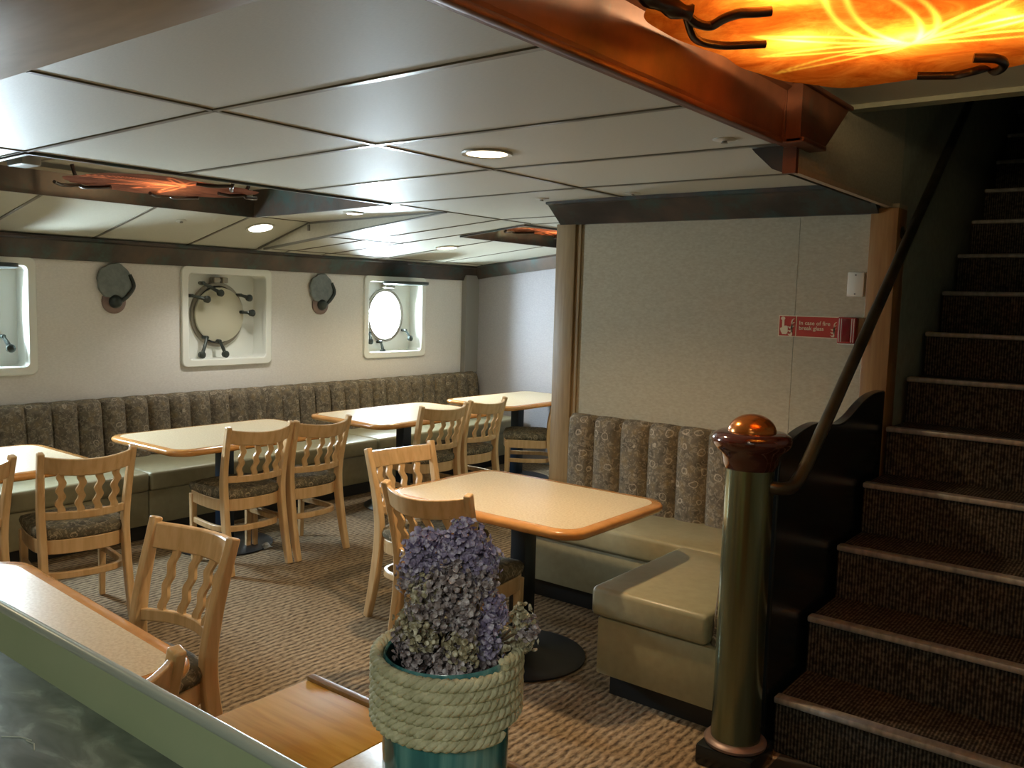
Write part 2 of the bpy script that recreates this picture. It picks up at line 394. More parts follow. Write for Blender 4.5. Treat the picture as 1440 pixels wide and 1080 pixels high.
# metal strips between the panels
bm = B()
def strip(P, a, b, w=.021):
    (xa, ya), (xb, yb) = a, b
    n = 1
    d = Vector((xb - xa, yb - ya, 0)).normalized(); s = Vector((-d.y, d.x, 0)) * w / 2
    za, zb = prof(P, xa) , prof(P, xb)
    pa, pb = Vector((xa, ya, za)), Vector((xb, yb, zb))
    v = [bm.verts.new(p) for p in (pa - s + Vector((0, 0, -.005)), pa + s + Vector((0, 0, -.005)), pb + s + Vector((0, 0, -.005)), pb - s + Vector((0, 0, -.005)),
                                   pa - s + Vector((0, 0, .01)), pa + s + Vector((0, 0, .01)), pb + s + Vector((0, 0, .01)), pb - s + Vector((0, 0, .01)))]
    for f in ((0, 1, 2, 3), (7, 6, 5, 4), (0, 4, 5, 1), (1, 5, 6, 2), (2, 6, 7, 3), (3, 7, 4, 0)): bm.faces.new([v[i] for i in f])
for y in (1.63, 2.325, 3.02, 3.715):
    strip(NEAR, (-1.2, y), (-2.5, y)); strip(NEAR, (-2.5, y), (-3.85, y))
    if y < 1.64: strip(NEAR, (-3.85, y), (-5.2, y))
    elif y > 3.7: strip(NEAR, (-3.85, y), (-5.2, y))
    strip(NEAR, (-5.2, y - .03), (-5.97, y - .12))
for x in (-2.5, -3.85, -5.2):
    if x == -2.5: strip(NEAR, (x, 1.07), (x, 4.15))
    else:
        strip(NEAR, (x, -1), (x, T1H[2])); strip(NEAR, (x, T1H[3]), (x, YSTEP))
for y in (4.66, 5.04, 5.55, 6.25):
    strip(FAR, (-2.98, y + .12), (-3.85, y + .1), .013)
    if y < 5.1: strip(FAR, (-3.85, y + .1), (-5.75, y - .18), .013)
    elif y < 6: strip(FAR, (T3H[0], y), (-5.75, y - .05), .013)
    else: strip(FAR, (T3H[0], y), (-5.75, y), .013)
    strip(FAR, (-5.75, y - (.22 if y < 5.1 else .05)), (-5.96, y - .2), .013)
strip(FAR, (-3.85, YSTEP), (-3.85, T3H[2]), .013); strip(FAR, (-5.05, YSTEP), (-5.05, 5.0), .013); strip(FAR, (-5.75, YSTEP), (-5.75, YB), .013)
struct(obj('trim_grid', bm, 'tile_edge', smooth=False))

# the step between the two ceiling levels: pale infill with dark edge strips and a latch
bm = B()
prism(bm, [(-3.85, YSTEP - .006, 2.18), (-5.2, YSTEP - .006, 2.154), (-5.82, YSTEP - .006, 1.976), (-5.75, YSTEP - .006, 1.97)], (0, .005, 0))
struct(obj('trim_step', bm, 'tile', smooth=False))
bm = B()
for (xa, za), (xb, zb) in (((-3.85, 2.18), (-5.2, 2.154)), ((-5.2, 2.154), (-5.82, 1.976)), ((-3.85, 2.178), (-5.75, 1.972))):
    k = .016
    prism(bm, [(xa, YSTEP - .012, za), (xb, YSTEP - .012, zb), (xb, YSTEP - .012, zb - k), (xa, YSTEP - .012, za - k * .5)], (0, .03, 0))
box(bm, -5.215, -5.195, YSTEP - .014, YSTEP, 2.09, 2.135)
struct(obj('trim_step_edge', bm, 'step_edge', smooth=False))

# brown soffit board above the servery counter
bm = B(); box(bm, -6.0, -1.2, .60, 1.055, 2.188, 2.199, .002); struct(obj('trim_soffit', bm, 'soffit'))

# crown along the window wall and back wall, partition crown
bm = B()
prism(bm, [(XW, -2.2, 1.805), (XW + .02, -2.2, 1.805), (XW + .075, -2.2, 1.925), (XW + .10, -2.2, 1.935), (XW + .10, -2.2, 1.955), (XW, -2.2, 1.95)], (0, YB + 2.2, 0))
struct(obj('trim_crown_left', bm, 'copper', smooth=False))
bm = B()
xs = [XW, -5.75, -4.6, -3.85, -2.98]
for xa, xb in zip(xs, xs[1:]):
    za, zb = prof(FAR, xa), prof(FAR, xb)
    qa = [(YB, za - .125), (YB - .02, za - .125), (YB - .075, za - .015), (YB - .10, za - .005), (YB - .10, za + .01), (YB, za + .01)]
    qb = [(YB, zb - .125), (YB - .02, zb - .125), (YB - .075, zb - .015), (YB - .10, zb - .005), (YB - .10, zb + .01), (YB, zb + .01)]
    A = [bm.verts.new((xa, y, z)) for y, z in qa]; C = [bm.verts.new((xb, y, z)) for y, z in qb]
    for k in range(6): bm.faces.new((A[k], A[(k + 1) % 6], C[(k + 1) % 6], C[k]))
    bm.faces.new(A); bm.faces.new(C[::-1])
struct(obj('trim_crown_back', bm, 'copper', smooth=False))
bm = B()
prism(bm, [(-3.0, YS, 2.075), (-3.0, YS - .03, 2.075), (-3.0, YS - .16, 2.175), (-3.0, YS - .185, 2.18), (-3.0, YS - .185, 2.199), (-3.0, YS, 2.199)], (1.8, 0, 0))
struct(obj('trim_crown_partition', bm, 'copper', smooth=False))

# wooden posts at both ends of the partition
bm = B(); box(bm, -3.03, -2.895, YS - .025, YS + .12, 0, 2.08, .004); struct(obj('trim_post_window_side', bm, 'trim_tan'))
bm = B(); box(bm, -2.893, -2.862, YS - .012, YS + .05, 0, 2.08, .003); struct(obj('trim_post_bead', bm, 'trim_tan'))
bm = B(); box(bm, -1.235, -1.112, YS - .02, YS + .13, .5, 2.10, .004); struct(obj('trim_post_stair_side', bm, 'trim_wood'))

# bulkhead above the stair side panel, with its copper end and crown
bm = B(); box(bm, -1.188, -1.152, 3.08, 4.45, 2.12, 3.3); struct(obj('trim_bulkhead', bm, 'wall', smooth=False))
bm = B(); box(bm, -1.172, -1.146, 3.08, 4.44, 2.102, 2.122); struct(obj('trim_bulkhead_edge', bm, 'soffit', smooth=False))
bm = B(); box(bm, -1.195, -1.147, 3.055, 3.079, 2.10, 2.20); struct(obj('trim_bulkhead_end', bm, 'edge_copper', smooth=False))
bm = B(); prism(bm, [(-1.19, 3.06, 2.102), (-1.235, 3.06, 2.12), (-1.30, 3.06, 2.18), (-1.315, 3.06, 2.197), (-1.19, 3.06, 2.197)], (0, 1.06, 0)); struct(obj('trim_bulkhead_crown', bm, 'copper', smooth=False))

# copper fascia around the raised ceiling
bm = B()
prism(bm, [(-1.20, -2.2, 2.19), (-1.165, -2.2, 2.19), (-1.16, -2.2, 2.215), (-1.152, -2.2, 2.36), (-1.135, -2.2, 2.372), (-1.135, -2.2, 2.388), (-1.20, -2.2, 2.388)], (0, 5.16, 0))
struct(obj('trim_fascia', bm, 'edge_copper', smooth=False))
bm = B()
box(bm, -1.184, -1.158, -2.2, 2.96, 2.186, 2.206, .006); struct(obj('trim_fascia_lip', bm, 'edge_copper'))
bm = B()
prism(bm, [(-1.15, 2.95, 2.19), (-1.15, 3.18, 2.19), (-1.15, 3.46, 2.392), (-1.15, 2.95, 2.392)], (.052, 0, 0)); box(bm, -1.19, -1.151, 2.945, 3.07, 2.19, 2.39)
box(bm, -1.15, -1.085, 2.95, 3.18, 2.186, 2.204, .005); box(bm, -1.15, -1.082, 2.95, 3.45, 2.376, 2.392, .005)
struct(obj('trim_fascia_block', bm, 'edge_copper', smooth=False))

# ------------------------------------------------------------------ recessed trays with mica lamps
def tray(name, hole, P, ztop, hf):
    x0, x1, y0, y1 = hole
    t = struct(bpy.data.objects.new(name, None)); COL.objects.link(t); t.location = ((x0 + x1) / 2, (y0 + y1) / 2, prof(P, x0)); t.empty_display_size = .1
    b = B(); box(b, x0 - .25, x1 + .25, y0 - .02, y1 + .02, ztop, ztop + .02); obj('tray_ceiling', b, 'tile', t, smooth=False)
    b = B(); box(b, (x0 + x1) / 2 - .3, (x0 + x1) / 2 - .29, y0 + .45, y0 + .462, ztop - .004, ztop + .01)
    box(b, x0, x1, y0 + .62, y0 + .634, ztop - .004, ztop + .002); obj('tray_seam', b, 'tile_edge', t, smooth=False)
    z0, z1 = prof(P, x0), prof(P, x1)
    b = B()
    def wall(xa, ya, xb, yb, nx, ny, za, zb):
        # fascia leaning out of the opening
        o = 0.
        q = [(xa + nx * .008, ya + ny * .008, za - .008), (xb + nx * .008, yb + ny * .008, zb - .008), (xb + nx * .008, yb + ny * .008, min(zb + hf, ztop)), (xa + nx * .008, ya + ny * .008, min(za + hf, ztop))]
        prism(b, q, (-nx * .006, -ny * .006, 0.0))
    wall(x0, y0, x0, y1, 1, 0, z0, z0); wall(x1, y1, x1, y0, -1, 0, z1, z1)
    wall(x1, y0, x0, y0, 0, 1, z1, z0); hf = .3; wall(x0, y1, x1, y1, 0, -1, z0, z1)
    obj('fascia', b, 'copper', t, smooth=False)
    b = B()
    for xa, ya, xb, yb, za, zb in ((x0, y0, x0, y1, z0, z0), (x1, y0, x1, y1, z1, z1), (x0, y0, x1, y0, z0, z1), (x0, y1, x1, y1, z0, z1)):
        sweep(b, [(xa, ya, za - .004), (xb, yb, zb - .004)], .022, .016)
    obj('rim', b, 'copper', t, smooth=False)
    b = B(); w = .012
    # shroud closing the tray sides above the fascia
    for xa, xb, ya, yb in ((x0 - .25, x0 - .24, y0, y1), (x1 + .24, x1 + .25, y0, y1), (x0 - .25, x1 + .25, y0 - .02, y0 - .01), (x0 - .25, x1 + .25, y1 + .01, y1 + .02)):
        box(b, xa, xb, ya, yb, max(z0, z1) + .05, ztop)
    obj('shroud', b, 'tile', t, smooth=False)
    return t
tray('trim_tray', T1H, NEAR, 2.33, .125)
tray('trim_tray_far', T3H, FAR, 2.34, .09)
b = B(); box(b, -4.90, -4.72, 1.98, 2.08, 2.24, 2.33, .01); lampbox = obj('junction_box', b, 'step_edge')
tag(lampbox, 'grey box hanging inside the window-side ceiling tray', 'junction box')

def lotus(cx, cy, s):
    """polylines of an engraved lotus whose petals spread from (cx, cy)"""
    L = []
    def arc(f, n=30): L.append([f(k / n) for k in range(n + 1)])
    for sg in (-1, 1):
        arc(lambda t: (cx + sg * s * .078 * math.sin(PI * t ** .8) ** .8, cy - s * .72 * t))
        arc(lambda t: (cx + sg * s * .135 * math.sin(PI * min(t ** .72, 1)) ** .75, cy - s * .86 * t))
        for a, ln, wd in ((16, .50, .030), (-10, .52, .034), (42, .55, .030)):
            ca, sa = math.cos(math.radians(a)), math.sin(math.radians(a))
            for e in (-1, 1):
                arc(lambda t: (cx + sg * s * (ln * t * ca - e * wd * math.sin(PI * t) * sa), cy - s * (ln * t * sa + e * wd * math.sin(PI * t) * ca)))
    arc(lambda t: (cx - s * .22 * t, cy + s * (.05 * math.sin(PI * t) + .02 * t))); arc(lambda t: (cx + s * .1 * t, cy + s * .03 * t))
    return L

def mica_sheet(outline_c, rx, ry, z, power, res, lot, sag=.02, seed=1, curl=0.):
    cx, cy = outline_c
    rnd = random.Random(seed); ph = [rnd.uniform(0, 6.28) for _ in range(6)]
    def rad(a): return 1 + .045 * math.sin(3 * a + ph[0]) + .03 * math.sin(5 * a + ph[1]) + .018 * math.sin(9 * a + ph[2]) + .010 * math.sin(17 * a + ph[3])
    nr, na = res
    b = B(); rings = []
    segs = []
    for pl in lot: segs += list(zip(pl, pl[1:]))
    lay = b.verts.layers.float.new('etch')
    def etch(x, y):
        best = 9.
        for (ax, ay), (bx, by) in segs:
            dx, dy = bx - ax, by - ay; l2 = dx * dx + dy * dy + 1e-12
            t = max(0, min(1, ((x - ax) * dx + (y - ay) * dy) / l2))
            d = (x - ax - t * dx) ** 2 + (y - ay - t * dy) ** 2
            if d < best: best = d
        w = max(rx, ry) * .011
        return math.exp(-best / (w * w))
    cv = b.verts.new((cx, cy, z)); cv[lay] = etch(cx, cy)
    for i in range(1, nr + 1):
        ring = []
        for k in range(na):
            a = 2 * PI * k / na; q = (i / nr)
            x = cx + rx * q * rad(a) * math.copysign(abs(math.cos(a)) ** .85, math.cos(a)); y = cy + ry * q * rad(a) * math.copysign(abs(math.sin(a)) ** .85, math.sin(a))
            v = b.verts.new((x, y, z - sag * (q ** 3) * .6 + .004 * math.sin(7 * x + ph[4]) * math.sin(6 * y + ph[5]) * q))
            v[lay] = etch(x, y); ring.append(v)
        rings.append(ring)
    for k in range(na): b.faces.new((cv, rings[0][k], rings[0][(k + 1) % na]))
    for r0, r1 in zip(rings, rings[1:]):
        for k in range(na): b.faces.new((r0[k], r1[k], r1[(k + 1) % na], r0[(k + 1) % na]))
    return b

def point(name, loc, w, col, rad):
    l = bpy.data.lights.new(name, 'POINT'); l.energy = w; l.color = col; l.shadow_soft_size = rad
    o = bpy.data.objects.new(name, l); COL.objects.link(o); o.location = loc; return o

WARM = (1., .74, .42)
def lamp(label, c, rx, ry, z, lotc, ls, res, watts, bulbs, arms, seed, group, mm='mica'):
    t = thing('mica_ceiling_lamp', label, 'ceiling lamp', (c[0], c[1], z), 0, group)
    b = mica_sheet(c, rx, ry, z, watts, res, lotus(lotc[0], lotc[1], ls), seed=seed)
    obj('mica_sheet', b, mm, t, angle=80)
    for A in arms:
        b = B()
        for pts, r in A: tube(b, smooth_path(pts, 5), r, 8)
        obj('branch_bracket', b, 'iron', t, angle=80)
    for i, p in enumerate(bulbs):
        o = point('bulb', p, watts * (1 if i == 0 else .62), WARM, .045); o.parent = t; o.location = Vector(p) - Vector(t.location)
    return t
zz = 2.34
arm1 = [([(-1.13, 1.80, 2.41), (-1.07, 1.83, 2.345), (-1.02, 1.86, 2.315), (-.985, 1.90, 2.305)], [.020 + .004 * math.sin(k * 1.3) for k in range(16)]),
        ([(-.995, 1.90, 2.305), (-.99, 1.94, 2.295), (-.974, 1.985, 2.297), (-.935, 1.975, 2.305), (-.893, 1.967, 2.307), (-.86, 1.985, 2.308), (-.832, 2.006, 2.312)], .0115),
        ([(-1.0, 1.91, 2.305), (-1.02, 1.98, 2.285), (-1.04, 2.06, 2.29), (-1.038, 2.12, 2.297), (-1.02, 2.175, 2.303), (-.98, 2.21, 2.307), (-.943, 2.245, 2.312)], .0105)]
arm2 = [([(-.53, 2.90, 2.42), (-.525, 2.885, 2.34), (-.505, 2.86, 2.318), (-.472, 2.775, 2.312), (-.478, 2.70, 2.312), (-.53, 2.672, 2.315)], .0125),
        ([(-.525, 2.885, 2.34), (-.545, 2.80, 2.312), (-.575, 2.80, 2.308), (-.61, 2.815, 2.31), (-.70, 2.79, 2.315)], .0115)]
lamp('large amber lamp with etched lotus on the raised ceiling by the stairs', (-.63, 2.24), .525, .66, zz, (-.655, 2.535), .78, (90, 260), 9.5,
     [(-.66, 2.47, 2.39), (-.90, 2.35, 2.39), (-.42, 2.45, 2.39), (-.80, 2.0, 2.39), (-.4, 2.0, 2.39)], [arm1, arm2], 3, 'amber ceiling lamps')
def small_arms(c, rx, ry, z):
    R = []
    for sx, sy in ((-1, -.55), (-1, .6), (1, .35), (.2, 1)):
        x, y = c[0] + sx * rx * .92, c[1] + sy * ry * .95
        R.append([([(x + .05 * sx, y + .05 * sy, z + .10), (x + .02 * sx, y, z - .012), (x - .06 * sx, y + .05, z - .022), (x - .13 * sx, y + .10, z - .018)], .011),
                  ([(x + .02 * sx, y, z - .012), (x - .02, y - .09, z - .022), (x - .05 * sx, y - .17, z - .018)], .010)])
    return R
c1 = (-4.56, 2.65)
lamp('amber lamp hung in the copper tray beside the window wall', c1, .42, .50, 2.208, (c1[0] + .05, c1[1] + .1), .75, (44, 140), 4.2,
     [(c1[0] + .02, c1[1], 2.285), (c1[0] - .18, c1[1] + .15, 2.29)], small_arms(c1, .42, .50, 2.208), 5, 'amber ceiling lamps', 'mica_dark')
c3 = (-4.18, 5.95)
lamp('amber lamp hung in the far tray above the end table', c3, .25, .62, 2.19, (c3[0], c3[1] + .1), .6, (30, 100), 5.,
     [(c3[0], c3[1], 2.27), (c3[0], c3[1] - .5, 2.27)], small_arms(c3, .25, .62, 2.19), 8, 'amber ceiling lamps', 'mica_dark')

# ------------------------------------------------------------------ downlights and ceiling fittings
def spot(name, loc, w, col, ang, rad, parent=None, blend=.6):
    l = bpy.data.lights.new(name, 'SPOT'); l.energy = w; l.color = col; l.spot_size = math.radians(ang); l.spot_blend = blend; l.shadow_soft_size = rad
    o = bpy.data.objects.new(name, l); COL.objects.link(o); o.location = loc
    if parent is not None: o.parent = parent; o.location = Vector(loc) - origin(parent)
    return o
def downlight(x, y, z, r, label, w, mat='lamp_glow', tilt=0., col=(1., .80, .52), ang=140):
    t = thing('downlight', label, 'ceiling light', (x, y, z), 0, 'round recessed downlights')
    t.rotation_euler = (0, tilt, 0)
    b = B(); lathe(b, [(r, -.004), (r + .018, -.007), (r + .02, 0), (r, .004)], seg=36, cap=False); obj('rim', b, 'trim_white', t, world=False)
    b = B(); lathe(b, [(.001, -.006), (r * .6, -.006), (r, -.003), (r, 0), (.001, 0)], seg=36, cap=False); obj('lens', b, mat, t, world=False)
    s = spot('beam', (0, 0, 0), w, col, ang, .05); s.parent = t; s.location = (0, 0, -.02)
    return t
def zc(x, y): return prof(NEAR if y < YSTEP else FAR, x)
downlight(-2.247, 2.679, 2.198, .082, 'bright round downlight above the near booth table', 150, 'lamp_glow', 0., (1., .72, .42))
downlight(-5.40, 3.90, zc(-5.40, 3.9) - .003, .085, 'round downlight on the slope above the closed porthole', 85, 'lamp_white', -.285, (1., .96, .88))
downlight(-5.03, 5.50, zc(-5.03, 5.5) - .003, .08, 'round downlight near the far bright porthole', 70, 'lamp_glow', -.11)
# lamps above and behind the camera (outside the picture)
downlight(-2.9, .25, 2.2, .082, 'round downlight above the corner of the steel counter', 45)
downlight(-4.7, .85, zc(-4.7, .85) - .003, .082, 'added unseen downlight that brightens the window wall', 70, 'lamp_white', 0., (1., .95, .86))  # added out of view as fill for the window wall
downlight(-.75, 1.15, 2.43, .082, 'round downlight in the raised ceiling over the oak ledge', 18)
# small square halogen
t = thing('halogen_spotlight', 'tiny square spotlight shining beside the copper tray', 'ceiling light', (-4.42, 3.92, zc(-4.42, 3.92)))
b = B(); box(b, -.05, .05, -.05, .05, -.008, 0, .003); obj('housing', b, 'trim_white', t, world=False)
b = B(); box(b, -.032, .032, -.032, .032, -.012, -.0085, .003); obj('lens', b, 'lamp_white', t, world=False)
for i, (x, y, r, lab) in enumerate(((-5.42, 3.28, .035, 'small round sprinkler plate between tray and window wall'), (-1.33, 2.86, .04, 'small round sprinkler plate near the copper fascia'),
                            (-2.93, 3.98, .04, 'small round sprinkler plate at the window end of the partition crown'), (-2.37, 4.02, .04, 'small round sprinkler plate above the middle of the partition crown'))):
    z = zc(x, y)
    t = thing('sprinkler', lab, 'sprinkler', (x, y, z), 0, 'ceiling sprinklers')
    if x < -5.2: t.rotation_euler = (0, -.28, 0)
    b = B(); lathe(b, [(r, 0), (r, -.002), (r * .8, -.005), (.012, -.006)], seg=24); obj('plate', b, 'trim_white', t, world=False)
    b = B(); lathe(b, [(.009, -.007), (.009, -.011), (.012, -.012), (.012, -.014), (.004, -.015)], seg=16); obj('head', b, 'ring', t, world=False)

# ------------------------------------------------------------------ windows in deep white boxes
def rrect(cy, cz, hy, hz, r, n=5):
    out = []
    for (sy, sz, a0) in ((1, 1, 0), (-1, 1, 90), (-1, -1, 180), (1, -1, 270)):
        for k in range(n + 1):
            a = math.radians(a0 + 90 * k / n); out.append((cy + sy * (hy - r) + r * math.cos(a), cz + sz * (hz - r) + r * math.sin(a)))
    return out
def ring_yz(bm, outer, inner, x0, x1):
    n = len(outer)
    vo0 = [bm.verts.new((x0, y, z)) for y, z in outer]; vi0 = [bm.verts.new((x0, y, z)) for y, z in inner]
    vo1 = [bm.verts.new((x1, y, z)) for y, z in outer]; vi1 = [bm.verts.new((x1, y, z)) for y, z in inner]
    for k in range(n):
        j = (k + 1) % n
        bm.faces.new((vo1[k], vo1[j], vi1[j], vi1[k])); bm.faces.new((vo0[k], vi0[k], vi0[j], vo0[j]))
        bm.faces.new((vo0[k], vo0[j], vo1[j], vo1[k])); bm.faces.new((vi0[k], vi1[k], vi1[j], vi0[j]))
def lathe_x(bm, prof_, c, seg=36, cap=True):
    s = len(bm.verts); bm.verts.ensure_lookup_table()
    b0 = set(bm.verts)
    lathe(bm, prof_, (0, 0, 0), seg, cap)
    vs = [v for v in bm.verts if v not in b0]
    xf(bm, vs, Matrix.Translation(c) @ Matrix.Rotation(PI / 2, 4, 'Y'))
CZ = (WZ0 + WZ1) / 2 + .012
def dog(t, cy, cz, tip, head, x=-6.0):
    b = B()
    tube(b, [(x - .06, *tip), (x, *tip)], .014, 8)
    tube(b, smooth_path([(x - .01, *tip), (x + .015, (tip[0] + head[0]) / 2, (tip[1] + head[1]) / 2), (x + .03, *head)], 4), [.012] * 4 + [.014] * 5, 8)
    lathe_x(b, [(.012, -.02), (.026, -.014), (.028, .012), (.014, .02)], (x + .03, *head), 12)
    obj('dog_bolt', b, 'bolt', t)
for i, c in enumerate(WIN):
    w = struct(bpy.data.objects.new('window_%d' % (i + 1), None)); COL.objects.link(w); w.location = (XW, c, WZ0); w.empty_display_size = .1
    zm = (WZ0 + WZ1) / 2; hz = (WZ1 - WZ0) / 2
    b = B(); ring_yz(b, rrect(c, zm, WH, hz, .045), rrect(c, zm, WH - .055, hz - .055, .03), XW - .03, XW + .022)
    obj('window_frame', b, 'white', w, bevel=.006)
    b = B(); ring_yz(b, rrect(c, zm, WH - .03, hz - .03, .03), rrect(c, zm, WH - .055, hz - .055, .03), XW - .16, XW - .02)
    ring_yz(b, rrect(c, zm, WH - .03, hz - .03, .03), [(c + .20 * math.cos(a), CZ + .225 * math.sin(a)) for a in [2 * PI * (k + .5) / 24 for k in range(24)]], XW - .17, XW - .15)
    obj('recess_box', b, 'white', w)
    b = B(); n = 40
    ring_yz(b, [(c + .235 * math.cos(2 * PI * k / n), CZ + .255 * math.sin(2 * PI * k / n)) for k in range(n)], [(c + .20 * math.cos(2 * PI * k / n), CZ + .225 * math.sin(2 * PI * k / n)) for k in range(n)], XW - .275, XW - .125)
    obj('porthole_ring', b, 'ring', w, bevel=.006)
    b = B(); lathe_x(b, [(.001, -.008), (.222, -.008), (.222, .0), (.001, 0.)], (XW - .265, c, CZ), 40, False)
    for v in b.verts: pass
    g = obj('pane', b, 'daylight' if i != 1 else 'vase_in', w)
    if i == 1:
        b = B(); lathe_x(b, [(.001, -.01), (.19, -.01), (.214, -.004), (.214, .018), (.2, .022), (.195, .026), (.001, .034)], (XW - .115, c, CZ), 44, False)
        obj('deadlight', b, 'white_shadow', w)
        for tip, head in (((3.819, 1.686), (3.942, 1.613)), ((3.722, 1.587), (3.824, 1.562)), ((4.15, 1.60), (4.201, 1.579)), ((4.17, 1.465), (4.227, 1.46)),
                          ((3.847, 1.267), (3.778, 1.137)), ((3.959, 1.237), (3.984, 1.136))): dog(w, c, CZ, tip, head, XW - .05)
        b = B(); box(b, XW - .13, XW - .06, c - .075, c - .02, 1.69, 1.735, .008); box(b, XW - .13, XW - .06, c + .0, c + .05, 1.69, 1.735, .008); tube(b, [(XW - .09, c - .08, 1.715), (XW - .09, c + .055, 1.715)], .011, 8)
        obj('hinge', b, 'ring', w)
    else:
        # deadlight swung up and hooked under the crown
        b = B(); lathe(b, [(.001, -.02), (.20, -.016), (.214, -.008), (.214, .016), (.001, .02)], (XW + .12, c + .02, 1.748), 40, False)
        obj('deadlight', b, 'bolt', w)
        b = B(); box(b, XW - .13, XW - .06, c - .06, c + .06, 1.70, 1.735, .008); obj('hinge', b, 'ring', w)
        for dy, dz in ((-.26, -.18), (.26, -.16), (-.1, -.28)):
            dog(w, c, CZ, (c + dy * .9, CZ + dz * .9), (c + dy, CZ + dz - .06), XW - .08)

# grey wall sconces
def sconce(y, z, s, label):
    t = thing('wall_sconce', label, 'wall light', (XW, y, z), 0, 'grey wall sconces')
    b = B(); pts = []
    for k in range(48):
        a = 2 * PI * k / 48; r = .125 * s * (1 + .03 * math.sin(5 * a + 1) + .02 * math.sin(11 * a))
        pts.append((.012, r * math.cos(a), .13 + r * math.sin(a)))
    prism(b, pts, (.022, 0, 0))
    obj('shell_plate', b, 'sconce', t, world=False, bevel=.006)
    b = B(); tube(b, smooth_path([(.03, .105 * s, .18), (.04, .13 * s, .10), (.04, .085 * s, .03), (.035, .035, -.01)], 5), .014, 8); obj('scroll', b, 'bolt', t, world=False)
    b = B(); lathe_x(b, [(.084, 0), (.084, .015), (.068, .026), (.05, .028)], (0, 0, -.01), 32); obj('back_ring', b, 'sconce_ring', t, world=False)
    b = B(); lathe_x(b, [(.047, .02), (.045, .045), (.032, .066), (.012, .076)], (0, 0, -.01), 32); obj('bulb_cup', b, 'bolt', t, world=False)
sconce(3.078, 1.545, 1., 'grey sconce between the near bright window and closed porthole')
sconce(4.90, 1.545, 1., 'grey sconce between the closed porthole and far bright window')

# ------------------------------------------------------------------ banquette along the window wall
def channels(w, n, h, th, lean, bulge=.03):
    """tufted back: local u along +X (0..w), front towards -Y, z up; back plane y=0"""
    b = B(); m = 8; nz = 14
    cols = []
    for i in range(n * m + 1):
        u = i / m; f = u - math.floor(u) if i < n * m else 1.
        e = math.sqrt(max(0, 1 - (2 * f - 1) ** 2)) if 0 < f < 1 else 0
        col = []
        for j in range(nz + 1):
            v = j / nz
            d = th - lean * v + bulge * e - bulge * .4
            z = h * v
            if v > .86:
                q = (v - .86) / .14
                d = (th - lean * v + bulge * e - bulge * .4) * math.sqrt(max(0, 1 - (q ** 2) * .86)); z = h * (.86 + .14 * math.sin(q * PI / 2)) + .010 * e * q
            col.append(b.verts.new((w * i / (n * m), -d, z)))
        cols.append(col)
    for c0, c1 in zip(cols, cols[1:]):
        for j in range(nz): b.faces.new((c0[j], c1[j], c1[j + 1], c0[j + 1]))
    back = [(b.verts.new((c[0].co.x, 0, 0)), b.verts.new((c[0].co.x, 0, h))) for c in cols]
    for k in range(len(cols) - 1):
        b.faces.new((cols[k][nz], cols[k + 1][nz], back[k + 1][1], back[k][1])); b.faces.new((back[k][0], back[k][1], back[k + 1][1], back[k + 1][0])); b.faces.new((cols[k][0], back[k][0], back[k + 1][0], cols[k + 1][0]))
    for k in (0, len(cols) - 1): b.faces.new([back[k][0]] + cols[k] + [back[k][1]])
    return b
def bench(name, label, cat, w, d, loc, rotz, n, hseat, hback, group, th=.13, back_x=(0., None), lean=.05, backz=.36, bulge=.042):
    """local: x along the bench 0..w, wall at y=0, front at y=-d"""
    t = thing(name, label, cat, loc, rotz, group)
    b = B(); box(b, .004, w - .004, -d + .06, -.01, 0, .099); obj('kick_board', b, 'kick', t, world=False, smooth=False)
    b = B(); box(b, .002, w - .002, -d + .02, -.01, .10, hseat - .125, .008); obj('base_panel', b, 'vinyl', t, world=False)
    b = B(); box(b, .003, w - .003, -d, -.02, hseat - .125, hseat, .022, 3); obj('seat_cushion', b, 'vinyl', t, world=False)
    bw = (back_x[1] if back_x[1] else w) - back_x[0]
    b = channels(bw, n, hback - backz, th, lean, bulge); bmesh.ops.translate(b, verts=b.verts, vec=(back_x[0], -.012, backz))
    obj('backrest', b, 'fabric', t, world=False, angle=55)
    return t
ys = [.95, 2.93, 4.93, 6.90]
labs = ['banquette section nearest the camera along the window wall', 'middle banquette section under the closed porthole', 'banquette section running into the far corner']
for (a, c), lab in zip(zip(ys, ys[1:]), labs):
    # rotz=90: local x -> +Y, local -y -> +X
    bench('banquette_section', lab, 'banquette', c - a, .72, (XW + .005, a, 0), PI / 2, round((c - a) / .17), .45, .862, 'banquette sections', .15)

# corner booth by the stairs
bench('booth_bench', 'booth bench against the partition wall behind the near table', 'booth bench', 1.60, .545, (-2.86, YS - .004, 0), 0, 9, .468, .965, 'corner booth benches', .075, lean=.0)
t = thing('booth_bench', 'booth bench jutting out beside the newel post', 'booth bench', (-1.27, 2.97, 0), 0, 'corner booth benches')
b = B(); box(b, -1.80, -1.29, 3.03, 3.75, 0, .098); obj('kick_board', b, 'kick', t, smooth=False)
b = B(); box(b, -1.835, -1.285, 2.97, 3.752, .10, .342, .008); obj('base_panel', b, 'vinyl', t)
b = B(); box(b, -1.862, -1.345, 2.955, 3.752, .345, .468, .022, 3); obj('seat_cushion', b, 'vinyl', t)
b = channels(1.20, 7, .60, .085, .055, .02)
xf(b, b.verts, Matrix.Translation((-1.262, 4.19, .346)) @ Matrix.Rotation(-PI / 2, 4, 'Z')); obj('backrest', b, 'fabric', t, angle=55)

